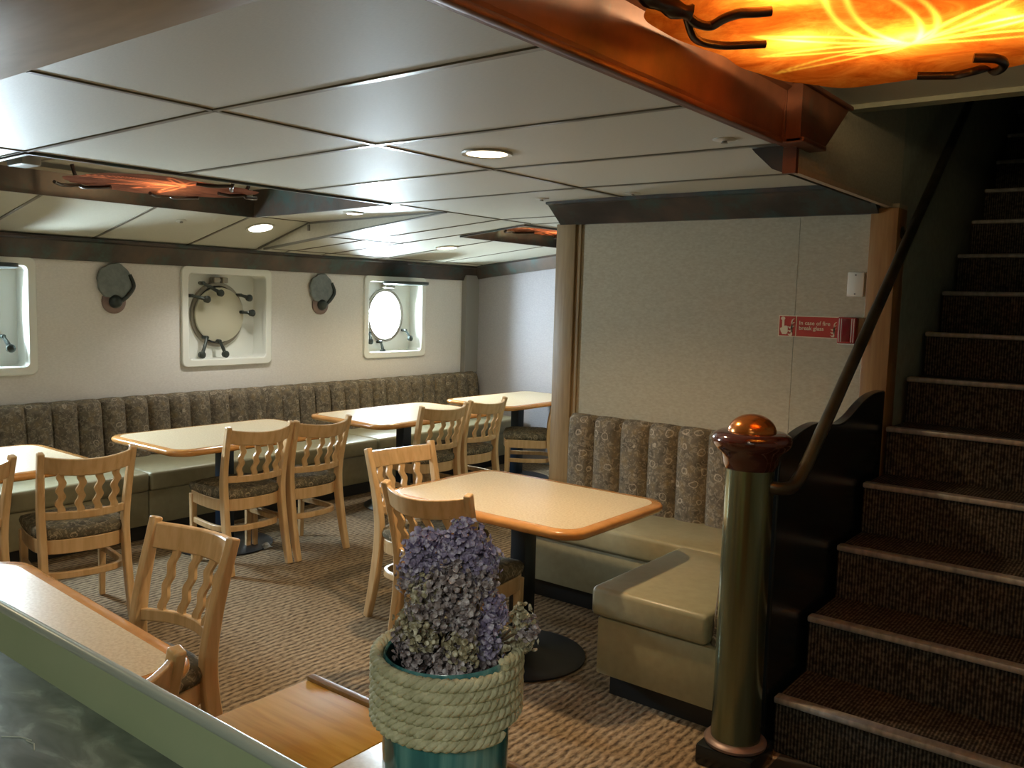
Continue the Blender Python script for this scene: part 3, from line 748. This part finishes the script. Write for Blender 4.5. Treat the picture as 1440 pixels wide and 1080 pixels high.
# ------------------------------------------------------------------ tables
def rpoly(x0, x1, y0, y1, r, n=7):
    out = []
    for cx, cy, a0 in ((x1 - r, y1 - r, 0), (x0 + r, y1 - r, 90), (x0 + r, y0 + r, 180), (x1 - r, y0 + r, 270)):
        for k in range(n + 1):
            a = math.radians(a0 + 90 * k / n); out.append((cx + r * math.cos(a), cy + r * math.sin(a)))
    return out
def table(x0, x1, y0, y1, label, metal='black_metal', r=.12, zt=.735, ped=None, disc=.30, rot=0.):
    cx, cy = (x0 + x1) / 2, (y0 + y1) / 2; hx, hy = (x1 - x0) / 2, (y1 - y0) / 2
    t = thing('dining_table', label, 'table', (cx, cy, 0), rot, 'laminate dining tables')
    e = .045
    b = B(); inn = rpoly(-hx + e, hx - e, -hy + e, hy - e, r * .75)
    prism(b, [(x, y, zt - .03) for x, y in inn], (0, 0, .0305)); obj('tabletop', b, 'laminate', t, world=False)
    b = B(); rings = []
    for off, z in ((-e, zt), (-.012, zt - .001), (-.002, zt - .008), (0, zt - .018), (-.003, zt - .028), (-.014, zt - .037), (-e, zt - .038)):
        P = rpoly(-hx - off * 0 + (-off if off < 0 else 0), hx - (-off if off < 0 else 0), -hy + (-off if off < 0 else 0), hy - (-off if off < 0 else 0), max(r * .75, r + off))
        rings.append([b.verts.new((x, y, z)) for x, y in P])
    for ra, rb in zip(rings, rings[1:]):
        for k in range(len(ra)): b.faces.new((ra[k], ra[(k + 1) % len(ra)], rb[(k + 1) % len(rb)], rb[k]))
    for k in range(len(rings[0])): b.faces.new((rings[0][k], rings[-1][k], rings[-1][(k + 1) % len(rings[0])], rings[0][(k + 1) % len(rings[0])]))
    obj('wood_edge', b, 'edge_wood', t, world=False, angle=60)
    px, py = ped or (0, 0)
    b = B(); box(b, px - .043, px + .043, py - .043, py + .043, .02, zt - .05, .006); obj('pedestal', b, metal, t, world=False)
    b = B(); box(b, px - .2, px + .2, py - .03, py + .03, zt - .052, zt - .032); box(b, px - .03, px + .03, py - .2, py + .2, zt - .052, zt - .032); obj('top_bracket', b, metal, t, world=False, smooth=False)
    b = B(); lathe(b, [(disc, 0), (disc, .008), (disc * .9, .016), (.08, .03), (.05, .05)], (px, py, 0), 40); obj('base', b, 'black_metal', t, world=False)
    return t
table(-2.89, -1.80, 2.72, 3.52, 'warm lit laminate table in the corner booth under the downlight', ped=(.02, -.02))
table(-5.17, -4.36, 2.60, 3.82, 'laminate table at the banquette under the closed porthole', 'navy_metal', ped=(-.06, 0))
table(-5.17, -4.34, 4.12, 5.38, 'laminate table at the banquette under the far bright window', 'navy_metal', ped=(-.02, .02))
table(-5.17, -4.40, 5.62, 6.84, 'laminate table farthest away, in front of the end wall', 'navy_metal')
table(-5.17, -4.34, 1.0, 2.21, 'laminate table cut off by the picture edge under the near bright window', 'navy_metal')
table(-3.03, -1.82, .50, 1.19, 'laminate table partly hidden behind the steel counter', rot=-.06)

# ------------------------------------------------------------------ chairs
def chair_proto():
    t = thing('dining_chair', 'x', 'chair', (0, 0, 0), 0, 'wooden dining chairs')
    def back_y(z):      # rear leg side profile (local y)
        pts = [(0, -.265), (.2, -.215), (.44, -.178), (.6, -.19), (.86, -.262)]
        for (a, ya), (b_, yb) in zip(pts, pts[1:]):
            if z <= b_: return ya + (yb - ya) * (z - a) / (b_ - a)
        return pts[-1][1]
    for s in (-1, 1):
        b = B()
        path = smooth_path([(s * .192, -.265, 0), (s * .19, -.215, .2), (s * .188, -.180, .44), (s * .195, -.195, .62), (s * .205, -.262, .868)], 5)
        n = len(path)
        sweep(b, path, [.036 - .005 * k / n for k in range(n)], [.036 + .020 * math.sin(PI * min(1, k / n * 1.15)) for k in range(n)], side=(1, 0, 0))
        obj('leg', b, 'wood', t, world=False, bevel=.006)
        b = B(); sweep(b, [(s * .182, .185, 0), (s * .185, .185, .25), (s * .185, .185, .415)], [.028, .034, .038], [.028, .034, .038], side=(1, 0, 0))
        obj('leg', b, 'wood', t, world=False, bevel=.005)
    # curved rails: ends at the posts, middle bowed backwards
    def rail(z0, z1, zt, bow, half, thick, dip=0.):
        b = B(); P = []
        for k in range(13):
            u = -1 + 2 * k / 12; P.append((u * half, back_y(zt) + .004 - bow * (1 - u * u), -dip * (1 - u * u)))
        rings = []
        lean = (back_y(z1) - back_y(z0))
        for x, y, z in P:
            rings.append([b.verts.new(q) for q in ((x, y - thick / 2 - lean / 2, z0 + z), (x, y + thick / 2 - lean / 2, z0 + z), (x, y + thick / 2 + lean / 2, z1 + z), (x, y - thick / 2 + lean / 2, z1 + z))])
        for a, c in zip(rings, rings[1:]):
            for k in range(4): b.faces.new((a[k], a[(k + 1) % 4], c[(k + 1) % 4], c[k]))
        b.faces.new(rings[0][::-1]); b.faces.new(rings[-1]); return b
    obj('top_rail', rail(.770, .852, .81, .080, .200, .024, .016), 'wood', t, world=False, bevel=.005)
    obj('lower_rail', rail(.535, .574, .555, .062, .190, .022), 'wood', t, world=False, bevel=.004)
    for i in range(4):
        u = -.62 + i * .4133
        x = u * .19
        b = B(); L = []; R = []; n = 26
        for k in range(n + 1):
            v = k / n; z = .565 + .21 * v
            y = back_y(z) + .002 - (.062 + .018 * v) * (1 - u * u)
            wv = .0065 * math.sin(v * 2 * PI * 3.1)
            xx = x * (1 + .05 * v)
            L.append((xx - .0165 + wv, y, z)); R.append((xx + .0165 + wv, y, z))
        rings = [[b.verts.new((l[0], l[1] - .006, l[2])), b.verts.new((r_[0], r_[1] - .006, r_[2])), b.verts.new((r_[0], r_[1] + .006, r_[2])), b.verts.new((l[0], l[1] + .006, l[2]))] for l, r_ in zip(L, R)]
        for a, c in zip(rings, rings[1:]):
            for k in range(4): b.faces.new((a[k], a[(k + 1) % 4], c[(k + 1) % 4], c[k]))
        b.faces.new(rings[0][::-1]); b.faces.new(rings[-1]); obj('slat', b, 'wood', t, world=False)
    hoop = smooth_path([(-.183, .19, 0), (-.196, .05, 0), (-.193, -.09, 0), (-.165, -.160, 0), (-.09, -.192, 0), (0, -.200, 0), (.09, -.192, 0), (.165, -.160, 0), (.193, -.09, 0), (.196, .05, 0), (.183, .19, 0), (.09, .205, 0), (0, .21, 0), (-.09, .205, 0), (-.183, .19, 0)], 4)
    b = B(); sweep(b, [(p.x, p.y, .398) for p in hoop], .022, .070); obj('seat_frame', b, 'wood', t, world=False, bevel=.004)
    b = B(); hp = hoop[:41]; sweep(b, [(p.x * .99, p.y * .98, .255) for p in hp], .022, .034); obj('stretcher', b, 'wood', t, world=False, bevel=.004)
    b = B(); lv = [(.97, .428), (1.035, .440), (1.055, .460), (1.02, .480), (.82, .496), (.4, .503)]
    rings = [[b.verts.new((p.x * s_ * 1.03, .0 + p.y * s_ * 1.03, z)) for p in hoop[:-1]] for s_, z in lv]
    for ra, rb in zip(rings, rings[1:]):
        for k in range(len(ra)): b.faces.new((ra[k], ra[(k + 1) % len(ra)], rb[(k + 1) % len(rb)], rb[k]))
    b.faces.new(rings[0][::-1]); b.faces.new(rings[-1]); obj('seat', b, 'seat_fabric', t, world=False, angle=80)
    return t
proto = chair_proto()
# (rail-mid x, y, facing angle in degrees: direction the sitter looks, label)
CH = [(-4.065, 1.97, 170, 'wooden chair at the cut-off near window table, the fully visible one'),
      (-4.12, 1.455, 182, 'wooden chair sliced by the picture edge at the near window table'),
      (-4.206, 3.04, 176, 'first of two wooden chairs side by side at the closed porthole table'),
      (-4.182, 3.482, 180, 'second of two wooden chairs side by side at the closed porthole table'),
      (-4.175, 4.58, 172, 'wooden chair nearer the camera at the far bright window table'),
      (-4.20, 5.10, 180, 'wooden chair next to the partition end at the far bright window table'),
      (-4.30, 6.205, 216, 'wooden chair seen side-on against the partition post'),
      (-3.176, 3.148, -6, 'wooden chair at the window end of the booth table, back to the room'),
      (-2.374, 2.500, 97, 'wooden chair behind the vase, drawn up to the booth table'),
      (-2.498, 1.546, 273, 'wooden chair on the far side of the table by the steel counter'),
      (-1.655, .775, 178, 'wooden chair mostly hidden behind the steel counter rim')]
for i, (rx, ry, ang, lab) in enumerate(CH):
    a = math.radians(ang); fx, fy = math.cos(a), math.sin(a)
    loc = (rx + fx * .262, ry + fy * .262, 0.0); rz = a - PI / 2
    if i == 0: proto.location = loc; proto.rotation_euler = (0, 0, rz); proto['label'] = lab
    else: dup(proto, loc, rz, lab)

# ------------------------------------------------------------------ stairs
RI, RU, Y0, Z0 = .2175, .311, 3.02, .211
st = thing('staircase', 'dark carpeted staircase with metal nosings rising past the partition', 'stairs', (-.4, Y0, 0))
for n in range(14):
    y = Y0 + RU * n; z = Z0 + RI * n
    b = B(); box(b, XS + .005, .298, y, 8.3 if n == 13 else y + RU + .03, max(0, z - RI - .05) if n else .0, z, .012, 3)
    s = obj('step', b, 'rib', st)
    b = B(); box(b, XS + .006, .297, y - .016, y + .035, z - .018, z + .006, .006, 2); bmesh.ops.translate(b, verts=b.verts, vec=-Vector(st.location))
    o = obj('nosing', b, 'nosing', s, world=False)
bm = B(); box(bm, -1.06, 2.1, 2.2, Y0 - .002, 0, .004); o = tag(obj('floor_mat', bm, 'floor_plate', smooth=False), 'plain dark mat at the foot of the staircase', 'mat')

# black side panel with a curved top
pts = [(2.98, 0), (2.98, 1.10), (3.04, 1.12), (3.12, 1.155), (3.25, 1.178), (3.38, 1.185), (3.50, 1.172), (3.60, 1.158), (3.69, 1.158), (3.80, 1.178), (3.92, 1.215), (4.03, 1.24), (4.14, 1.252), (4.27, 1.253), (4.27, 0)]
sm = [pts[0]] + [(p.x, p.y) for p in smooth_path([(a, c_, 0) for a, c_ in pts[1:-1]], 4)] + [pts[-1]]
b = B(); prism(b, [(-1.158, y, z) for y, z in sm], (.045, 0, 0))
tag(obj('stair_side_panel', b, 'dark', bevel=.006), 'glossy black side panel with wavy top between newel post and partition', 'panel')

# newel post
nx, ny = -1.172, 2.86
t = thing('newel_post', 'greenish brass newel post with oxblood cap and copper dome', 'newel post', (nx, ny, 0))
b = B(); box(b, nx - .105, nx + .105, ny - .105, ny + .105, 0, .075, .01); obj('plinth', b, 'dark', t)
b = B(); lathe(b, [(.09, .075), (.108, .078), (.11, .088), (.10, .098), (.09, .1)], (nx, ny, 0), 40); obj('base_ring', b, 'sconce_ring', t)
b = B(); lathe(b, [(.087, .095), (.084, .3), (.083, 1.08)], (nx, ny, 0), 48); obj('column', b, 'brass', t)
b = B(); lathe(b, [(.086, 1.07), (.094, 1.085), (.098, 1.105), (.104, 1.125), (.122, 1.140), (.133, 1.155), (.136, 1.172), (.130, 1.188), (.112, 1.197), (.085, 1.199), (.05, 1.2)], (nx, ny, 0), 48); c_ = obj('cap', b, 'maroon', t, angle=60)
b = B(); lathe(b, [(.082, 1.195)] + [(.082 * math.cos(a), 1.197 + .062 * math.sin(a)) for a in [math.radians(x) for x in range(0, 90, 9)]] + [(.002, 1.259)], (nx, ny, 0), 40)
bmesh.ops.translate(b, verts=b.verts, vec=-Vector(t.location)); obj('dome', b, 'dome', c_, world=False, angle=80)

# handrail
t = thing('handrail', 'bronze handrail climbing from the newel post up the stairs', 'handrail', (-1.04, 2.9, 1.0))
b = B(); tube(b, smooth_path([(-1.12, 2.86, 1.015), (-1.075, 2.875, 1.01), (-1.05, 2.93, 1.01), (-1.045, 2.99, 1.035), (-1.045, 3.06, 1.075)], 5) + [Vector((-1.045, 3.28, 1.24)), Vector((-1.045, 4.2, 1.945)), Vector((-1.045, 5.5, 2.93)), Vector((-1.045, 6.6, 3.77))], .023, 12)
obj('rail', b, 'rail', t, angle=70)
b = B(); tube(b, smooth_path([(-1.114, 4.36, 1.99), (-1.07, 4.33, 1.985), (-1.05, 4.30, 2.01)], 4), .010, 8); lathe_x(b, [(.03, 0), (.03, .008), (.012, .012)], (-1.1145, 4.36, 1.99), 16); obj('bracket', b, 'rail', t)

# ------------------------------------------------------------------ things on the partition wall
def text_mesh(body, size, loc, mat, parent, name='lettering'):
    cu = bpy.data.curves.new('txt', 'FONT'); cu.body = body; cu.size = size; cu.extrude = .0006; cu.space_line = .92; cu.space_character = 1.02; cu.offset = size * .012
    o = bpy.data.objects.new('txt', cu); COL.objects.link(o)
    bpy.context.view_layer.update()
    dg = bpy.context.evaluated_depsgraph_get()
    me = bpy.data.meshes.new_from_object(o.evaluated_get(dg)); bpy.data.objects.remove(o); bpy.data.curves.remove(cu)
    me.materials.clear(); me.materials.append(M[mat])
    me.transform(Matrix.Translation(Vector(loc) - origin(parent)) @ Matrix.Rotation(PI / 2, 4, 'X'))
    r = bpy.data.objects.new(name, me); COL.objects.link(r); r.parent = parent
    return r
def flat(bm, pts, y, d=.0012): prism(bm, [(x, y, z) for x, z in pts], (0, d, 0))
t = thing('fire_sign', 'red sign reading In case of fire break glass', 'sign', (-1.50, YS, 1.485))
y = YS - .006
b = B(); box(b, -1.652, -1.352, y, YS - .0005, 1.482, 1.588); obj('cream_border', b, 'cream', t, smooth=False)
b = B(); box(b, -1.648, -1.565, y - .001, y, 1.486, 1.584); box(b, -1.560, -1.353, y - .001, y, 1.486, 1.584); obj('board', b, 'red', t, smooth=False)
text_mesh('In case of fire\nbreak glass', .0275, (-1.548, y - .0016, 1.544), 'cream', t)
yy = y - .0022
b = B()
flat(b, [(-1.643, 1.52), (-1.638, 1.528), (-1.633, 1.524), (-1.634, 1.566), (-1.629, 1.570), (-1.623, 1.566), (-1.622, 1.535), (-1.612, 1.537), (-1.604, 1.532), (-1.603, 1.505), (-1.610, 1.493), (-1.630, 1.493), (-1.638, 1.505)], yy)
flat(b, [(-1.636 + .011 * math.cos(2 * PI * k / 14) + .006, 1.572 + .009 * math.sin(2 * PI * k / 14)) for k in range(14)], yy + .0006)
obj('hand_symbol', b, 'cream', t, smooth=False)
def flames(x0, z0, s):
    b = B()
    for i in range(3):
        zb = z0 + i * .019 * s
        L = []; R = []
        for k in range(9):
            v = k / 8; x = x0 + s * (.034 * v + .007 * math.sin(v * 6.3)); z = zb + s * (.040 * v - .010 * math.sin(v * 5.5)); wd = s * .0052 * (1 - v) ** .6
            L.append((x - wd, z + wd)); R.append((x + wd, z - wd))
        flat(b, L + R[::-1][1:], yy)
    obj('flame_symbol', b, 'cream', t, smooth=False)
flames(-1.600, 1.492, .95); flames(-1.388, 1.494, .8)
t = thing('fire_alarm_call_point', 'red box with white stripes at the end of the fire sign', 'fire alarm', (-1.300, YS, 1.468))
b = B(); box(b, -1.346, -1.262, YS - .05, YS + .002, 1.464, 1.588, .005); obj('housing', b, 'red_box', t)
b = B(); box(b, -1.322, -1.286, YS - .0525, YS - .048, 1.472, 1.580, .002); obj('glass_pane', b, 'red_dark', t)
b = B()
for x in (-1.338, -1.328, -1.280, -1.270): box(b, x - .0015, x + .0015, YS - .0515, YS - .049, 1.470, 1.582)
obj('stripes', b, 'plate', t, smooth=False)
b = B(); box(b, -1.344, -1.264, YS - .045, YS - .001, 1.458, 1.463); obj('white_edge', b, 'plate', t, smooth=False)
t = thing('blank_wall_plate', 'ivory blank cover plate above the red alarm box', 'wall plate', (-1.29, YS, 1.69))
b = B(); box(b, -1.325, -1.248, YS - .012, YS - .0005, 1.687, 1.803, .004); obj('cover', b, 'plate', t)
for z in (1.70, 1.79):
    b = B(); lathe(b, [(.004, 0), (.004, .003), (.001, .004)], (0, 0, 0), 10); xf(b, b.verts, Matrix.Translation((-1.287, YS - .011, z)) @ Matrix.Rotation(PI / 2, 4, 'X')); obj('screw', b, 'screw', t)

# ------------------------------------------------------------------ servery counter and oak ledge
t = thing('steel_counter', 'scratched stainless steel counter rim in the near corner', 'counter', (-1.2, .25, 0))
b = B(); box(b, -1.95, -.30, -.35, .470, 1.142, 1.15, .002); obj('worktop', b, 'steel_dark', t)
b = B(); prism(b, [(-1.95, .460, 1.145), (-1.95, .482, 1.145), (-1.95, .482, 1.20), (-1.95, .470, 1.204)], (1.65, 0, 0)); obj('upstand', b, 'steel', t, smooth=False)
b = B(); tube(b, [(-1.95, .475, 1.2), (-.30, .475, 1.2)], .007, 12); obj('rolled_edge', b, 'steel_edge', t)
b = B(); box(b, -1.95, -.30, -.34, .455, 0, 1.117); obj('cabinet', b, 'steel', t, smooth=False)
b = B()
rs = random.Random(4)
for k in range(16):
    x, y = -1.15 + rs.random() * .6, .30 + rs.random() * .11
    a = rs.uniform(-.6, .9); ln = rs.uniform(.01, .04)
    b = B(); tube(b, [(x, y, 1.1507), (x + ln * .5 * math.cos(a), y + ln * .5 * math.sin(a) + .004, 1.1507), (x + ln * math.cos(a), y + ln * math.sin(a), 1.1507)], .0008, 5); obj('scratch', b, 'scratch', t)
t = thing('oak_ledge', 'ledge with yellow oak end and beige top under the vase', 'counter', (-.5, .65, 0))
b = B(); box(b, -1.0, .1, .50, .80, 0, 1.022); obj('cabinet', b, 'trim_wood', t, smooth=False)
b = B(); box(b, -1.01, -.792, .495, .812, 1.024, 1.05, .002); obj('oak_end', b, 'ledge_wood', t)
b = B(); box(b, -.791, .11, .495, .812, 1.024, 1.05, .002); obj('laminate_top', b, 'laminate', t)
b = B(); box(b, -1.012, .11, .812, .826, 1.022, 1.056, .004); obj('lip_moulding', b, 'trim_wood', t)

# ------------------------------------------------------------------ vase and dried flowers
VX, VY, VB, VT = -.597, .667, 1.051, 1.258
t = thing('rope_vase', 'teal glazed vase bound with rope around its neck', 'vase', (VX, VY, VB))
b = B()
lathe(b, [(.001, 0), (.060, 0), (.064, .006), (.066, .03), (.0675, .1), (.068, VT - VB - .004), (.066, VT - VB), (.0635, VT - VB - .003), (.062, .1), (.058, .02), (.001, .014)], (VX, VY, VB), 56, False)
v_ = obj('body', b, 'vase', t, angle=60)
b = B(); lathe(b, [(.0637, VT - VB - .0022), (.0632, VT - VB - .004), (.0612, .1), (.057, .022), (.001, .018)], (VX, VY, VB), 48, False); obj('inner_glaze', b, 'vase_in', t)
b = B()
turns, rr, pitch = 6, .0755, .0122
for sname in range(3):
    P = []; n = turns * 150
    for k in range(n + 1):
        a = 2 * PI * k / 150
        tw = 2 * PI * k / 150 * 17.3 + sname * 2 * PI / 3
        z = VT + .0035 - pitch * (k / 150) ; ro = rr + .0034 * math.cos(tw) * .95
        P.append((VX + ro * math.cos(a), VY + ro * math.sin(a), z + .0036 * math.sin(tw)))
    tube(b, P, .0040, 6)
obj('rope', b, 'rope', t, angle=80)

def floret(b, c, nrm, r, rs):
    """one papery ruffled cup"""
    n = 7; nrm = nrm.normalized(); u = nrm.orthogonal().normalized(); v = nrm.cross(u)
    cen = b.verts.new(c - nrm * r * .35); ring = []; ring2 = []
    for k in range(n):
        a = 2 * PI * k / n + rs.uniform(-.2, .2); q = r * rs.uniform(.45, .6)
        ring.append(b.verts.new(c + (u * math.cos(a) + v * math.sin(a)) * q))
        a2 = a + .3; q2 = r * rs.uniform(.8, 1.2)
        ring2.append(b.verts.new(c + (u * math.cos(a2) + v * math.sin(a2)) * q2 + nrm * r * rs.uniform(.0, .55)))
    for k in range(n):
        j = (k + 1) % n
        b.faces.new((cen, ring[k], ring[j])); b.faces.new((ring[k], ring2[k], ring[j])); b.faces.new((ring2[k], ring2[j], ring[j]))
# camera-facing image axes used only to place the sprigs where they stand: right and up directions of the view
RIGHT = Vector((.79, .615, 0)); UP = Vector((0, 0, 1)); DEEP = Vector((-.615, .79, 0))
def at(u, h, d): return Vector((VX, VY, VT)) + RIGHT * u + UP * h + DEEP * d
SPR = [  # label, root, clusters [(u, h, d, radius, mat)]
 ('tallest lilac sprig standing at the right of the bunch top', (.012, -.10, 0), [(.022, .158, .01, .032, 'lilac'), (.045, .135, 0, .026, 'lilac'), (-.002, .148, .01, .024, 'lilac'), (.05, .112, -.005, .02, 'grey_petal')]),
 ('lilac sprig leaning out at the left of the bunch top', (-.01, -.10, .01), [(-.038, .152, .015, .024, 'lilac'), (-.048, .128, .01, .022, 'lilac'), (-.055, .105, .012, .021, 'grey_petal'), (-.03, .12, .01, .02, 'lilac')]),
 ('dense grey brown sprig in the middle of the bunch', (0, -.10, -.01), [(.008, .105, -.012, .036, 'grey_petal'), (-.02, .08, -.012, .032, 'grey_petal'), (.02, .075, -.015, .026, 'grey_petal'), (-.03, .098, -.01, .022, 'cream_petal')]),
 ('cream flecked sprig low on the left over the vase rim', (-.02, -.10, -.01), [(-.048, .048, -.01, .026, 'cream_petal'), (-.055, .025, -.012, .022, 'grey_petal'), (-.03, .04, -.025, .02, 'cream_petal'), (-.04, .005, -.015, .022, 'grey_petal')]),
 ('cream and grey sprig drooping in front down to the rope', (.0, -.10, -.02), [(.022, .028, -.035, .022, 'cream_petal'), (.008, .012, -.04, .022, 'grey_petal'), (.0, -.012, -.042, .022, 'grey_petal'), (.025, -.01, -.042, .02, 'grey_petal'), (.03, .05, -.03, .016, 'grey_petal')]),
 ('deep violet sprig at the right side of the bunch', (.02, -.10, .01), [(.062, .078, .0, .017, 'lilac'), (.07, .062, .0, .016, 'lilac'), (.052, .045, -.005, .022, 'lilac'), (.06, .02, -.01, .018, 'lilac'), (.055, -.005, -.012, .017, 'grey_petal')]),
 ('small pale sprig bending away to the right of the vase rim', (.03, -.10, .01), [(.105, .058, .0, .017, 'cream_petal'), (.115, .042, 0, .016, 'grey_petal'), (.11, .022, 0, .014, 'cream_petal'), (.09, .012, -.005, .016, 'cream_petal')]),
]
rs = random.Random(11)
for lab, root, cl in SPR:
    base = at(*root)
    t = thing('dried_statice_sprig', lab, 'dried flower', base, 0, 'dried flowers in the rope vase')
    b = B()
    fork = at(root[0] * .9 + cl[-1][0] * .25, -.01, root[2] - .004)
    r2 = Vector((fork.x - VX, fork.y - VY)); 
    if r2.length > .045: fork.x = VX + r2.x * .045 / r2.length; fork.y = VY + r2.y * .045 / r2.length
    for (u, h, d, r, m) in cl:
        c = at(u * .74, h * .76 - .008, d); mid = (fork + c) / 2 + Vector((rs.uniform(-.006, .006), rs.uniform(-.006, .006), .01))
        tube(b, smooth_path([base, fork, mid, c], 4), .0016, 6)
        if u > .08: pass
    obj('stem', b, 'stem', t)
    for m in sorted({k[4] for k in cl}):
        b = B()
        for (u, h, d, r, mm) in cl:
            if mm != m: continue
            c = at(u * .74, h * .76 - .008, d); r = r * .80
            cnt = int(190 * (r / .02) ** 2)
            for k in range(cnt):
                dr = Vector((rs.gauss(0, 1), rs.gauss(0, 1), rs.gauss(0, 1))).normalized()
                rad = r * rs.uniform(.5, 1.12) * (1 + .22 * math.sin(9 * dr.x + k) * math.cos(7 * dr.y + c.x * 90))
                floret(b, c + dr * rad, dr + Vector((rs.uniform(-.5, .5), rs.uniform(-.5, .5), rs.uniform(-.5, .5))), rs.uniform(.0024, .0044), rs)
        o = obj({'lilac': 'lilac_florets', 'grey_petal': 'grey_florets', 'cream_petal': 'cream_florets'}[m], b, m, t, smooth=False); o['kind'] = 'stuff'

# scrap of paper under the table
b = B(); rs = random.Random(2)
g = [[b.verts.new((-4.60 + .014 * i, 3.30 + .014 * j, .004 + .03 * rs.random() * (1 if 0 < i < 5 and 0 < j < 5 else .25))) for j in range(6)] for i in range(6)]
for i in range(5):
    for j in range(5): b.faces.new((g[i][j], g[i + 1][j], g[i + 1][j + 1], g[i][j + 1]))
tag(obj('paper_scrap', b, 'paper'), 'crumpled white paper scrap on the carpet under the porthole table', 'paper')

# ------------------------------------------------------------------ daylight and added fill light
W = bpy.data.worlds.new('World'); S.world = W; W.use_nodes = True
W.node_tree.nodes['Background'].inputs[0].default_value = (.6, .75, .9, 1); W.node_tree.nodes['Background'].inputs[1].default_value = .3
def area(name, loc, rot, sx, sy, w, col):
    l = bpy.data.lights.new(name, 'AREA'); l.shape = 'RECTANGLE'; l.size = sx; l.size_y = sy; l.energy = w; l.color = col
    o = bpy.data.objects.new(name, l); COL.objects.link(o); o.location = loc; o.rotation_euler = rot; return o
# unseen fill light added behind the camera to lift the ambient level
area('added_fill_light', (.3, -1.1, 2.38), (0, 0, 0), 1.2, .25, 30, (.95, 1., .86))

# ------------------------------------------------------------------ camera
yaw, pitch, roll = math.radians(37.95), math.radians(-5.58), math.radians(1.62)
cy_, sy_, cp_, sp_ = math.cos(yaw), math.sin(yaw), math.cos(pitch), math.sin(pitch)
f = Vector((-sy_ * cp_, cy_ * cp_, sp_)); r = Vector((cy_, sy_, 0)); u = r.cross(f)
r2 = r * math.cos(roll) + u * math.sin(roll); u2 = u * math.cos(roll) - r * math.sin(roll)
cam = bpy.data.cameras.new('camera'); cam.sensor_width = 36; cam.lens = 1222 / 1440 * 36; cam.clip_start = .02
co = bpy.data.objects.new('camera', cam); COL.objects.link(co)
co.matrix_world = Matrix(((r2.x, u2.x, -f.x, 0), (r2.y, u2.y, -f.y, 0), (r2.z, u2.z, -f.z, 1.63), (0, 0, 0, 1)))
S.camera = co
S.view_settings.view_transform = 'Standard'; S.view_settings.look = 'None'; S.view_settings.gamma = 1; S.view_settings.use_curve_mapping = False
S.view_settings.exposure = -0.58
S.cycles.max_bounces = 8
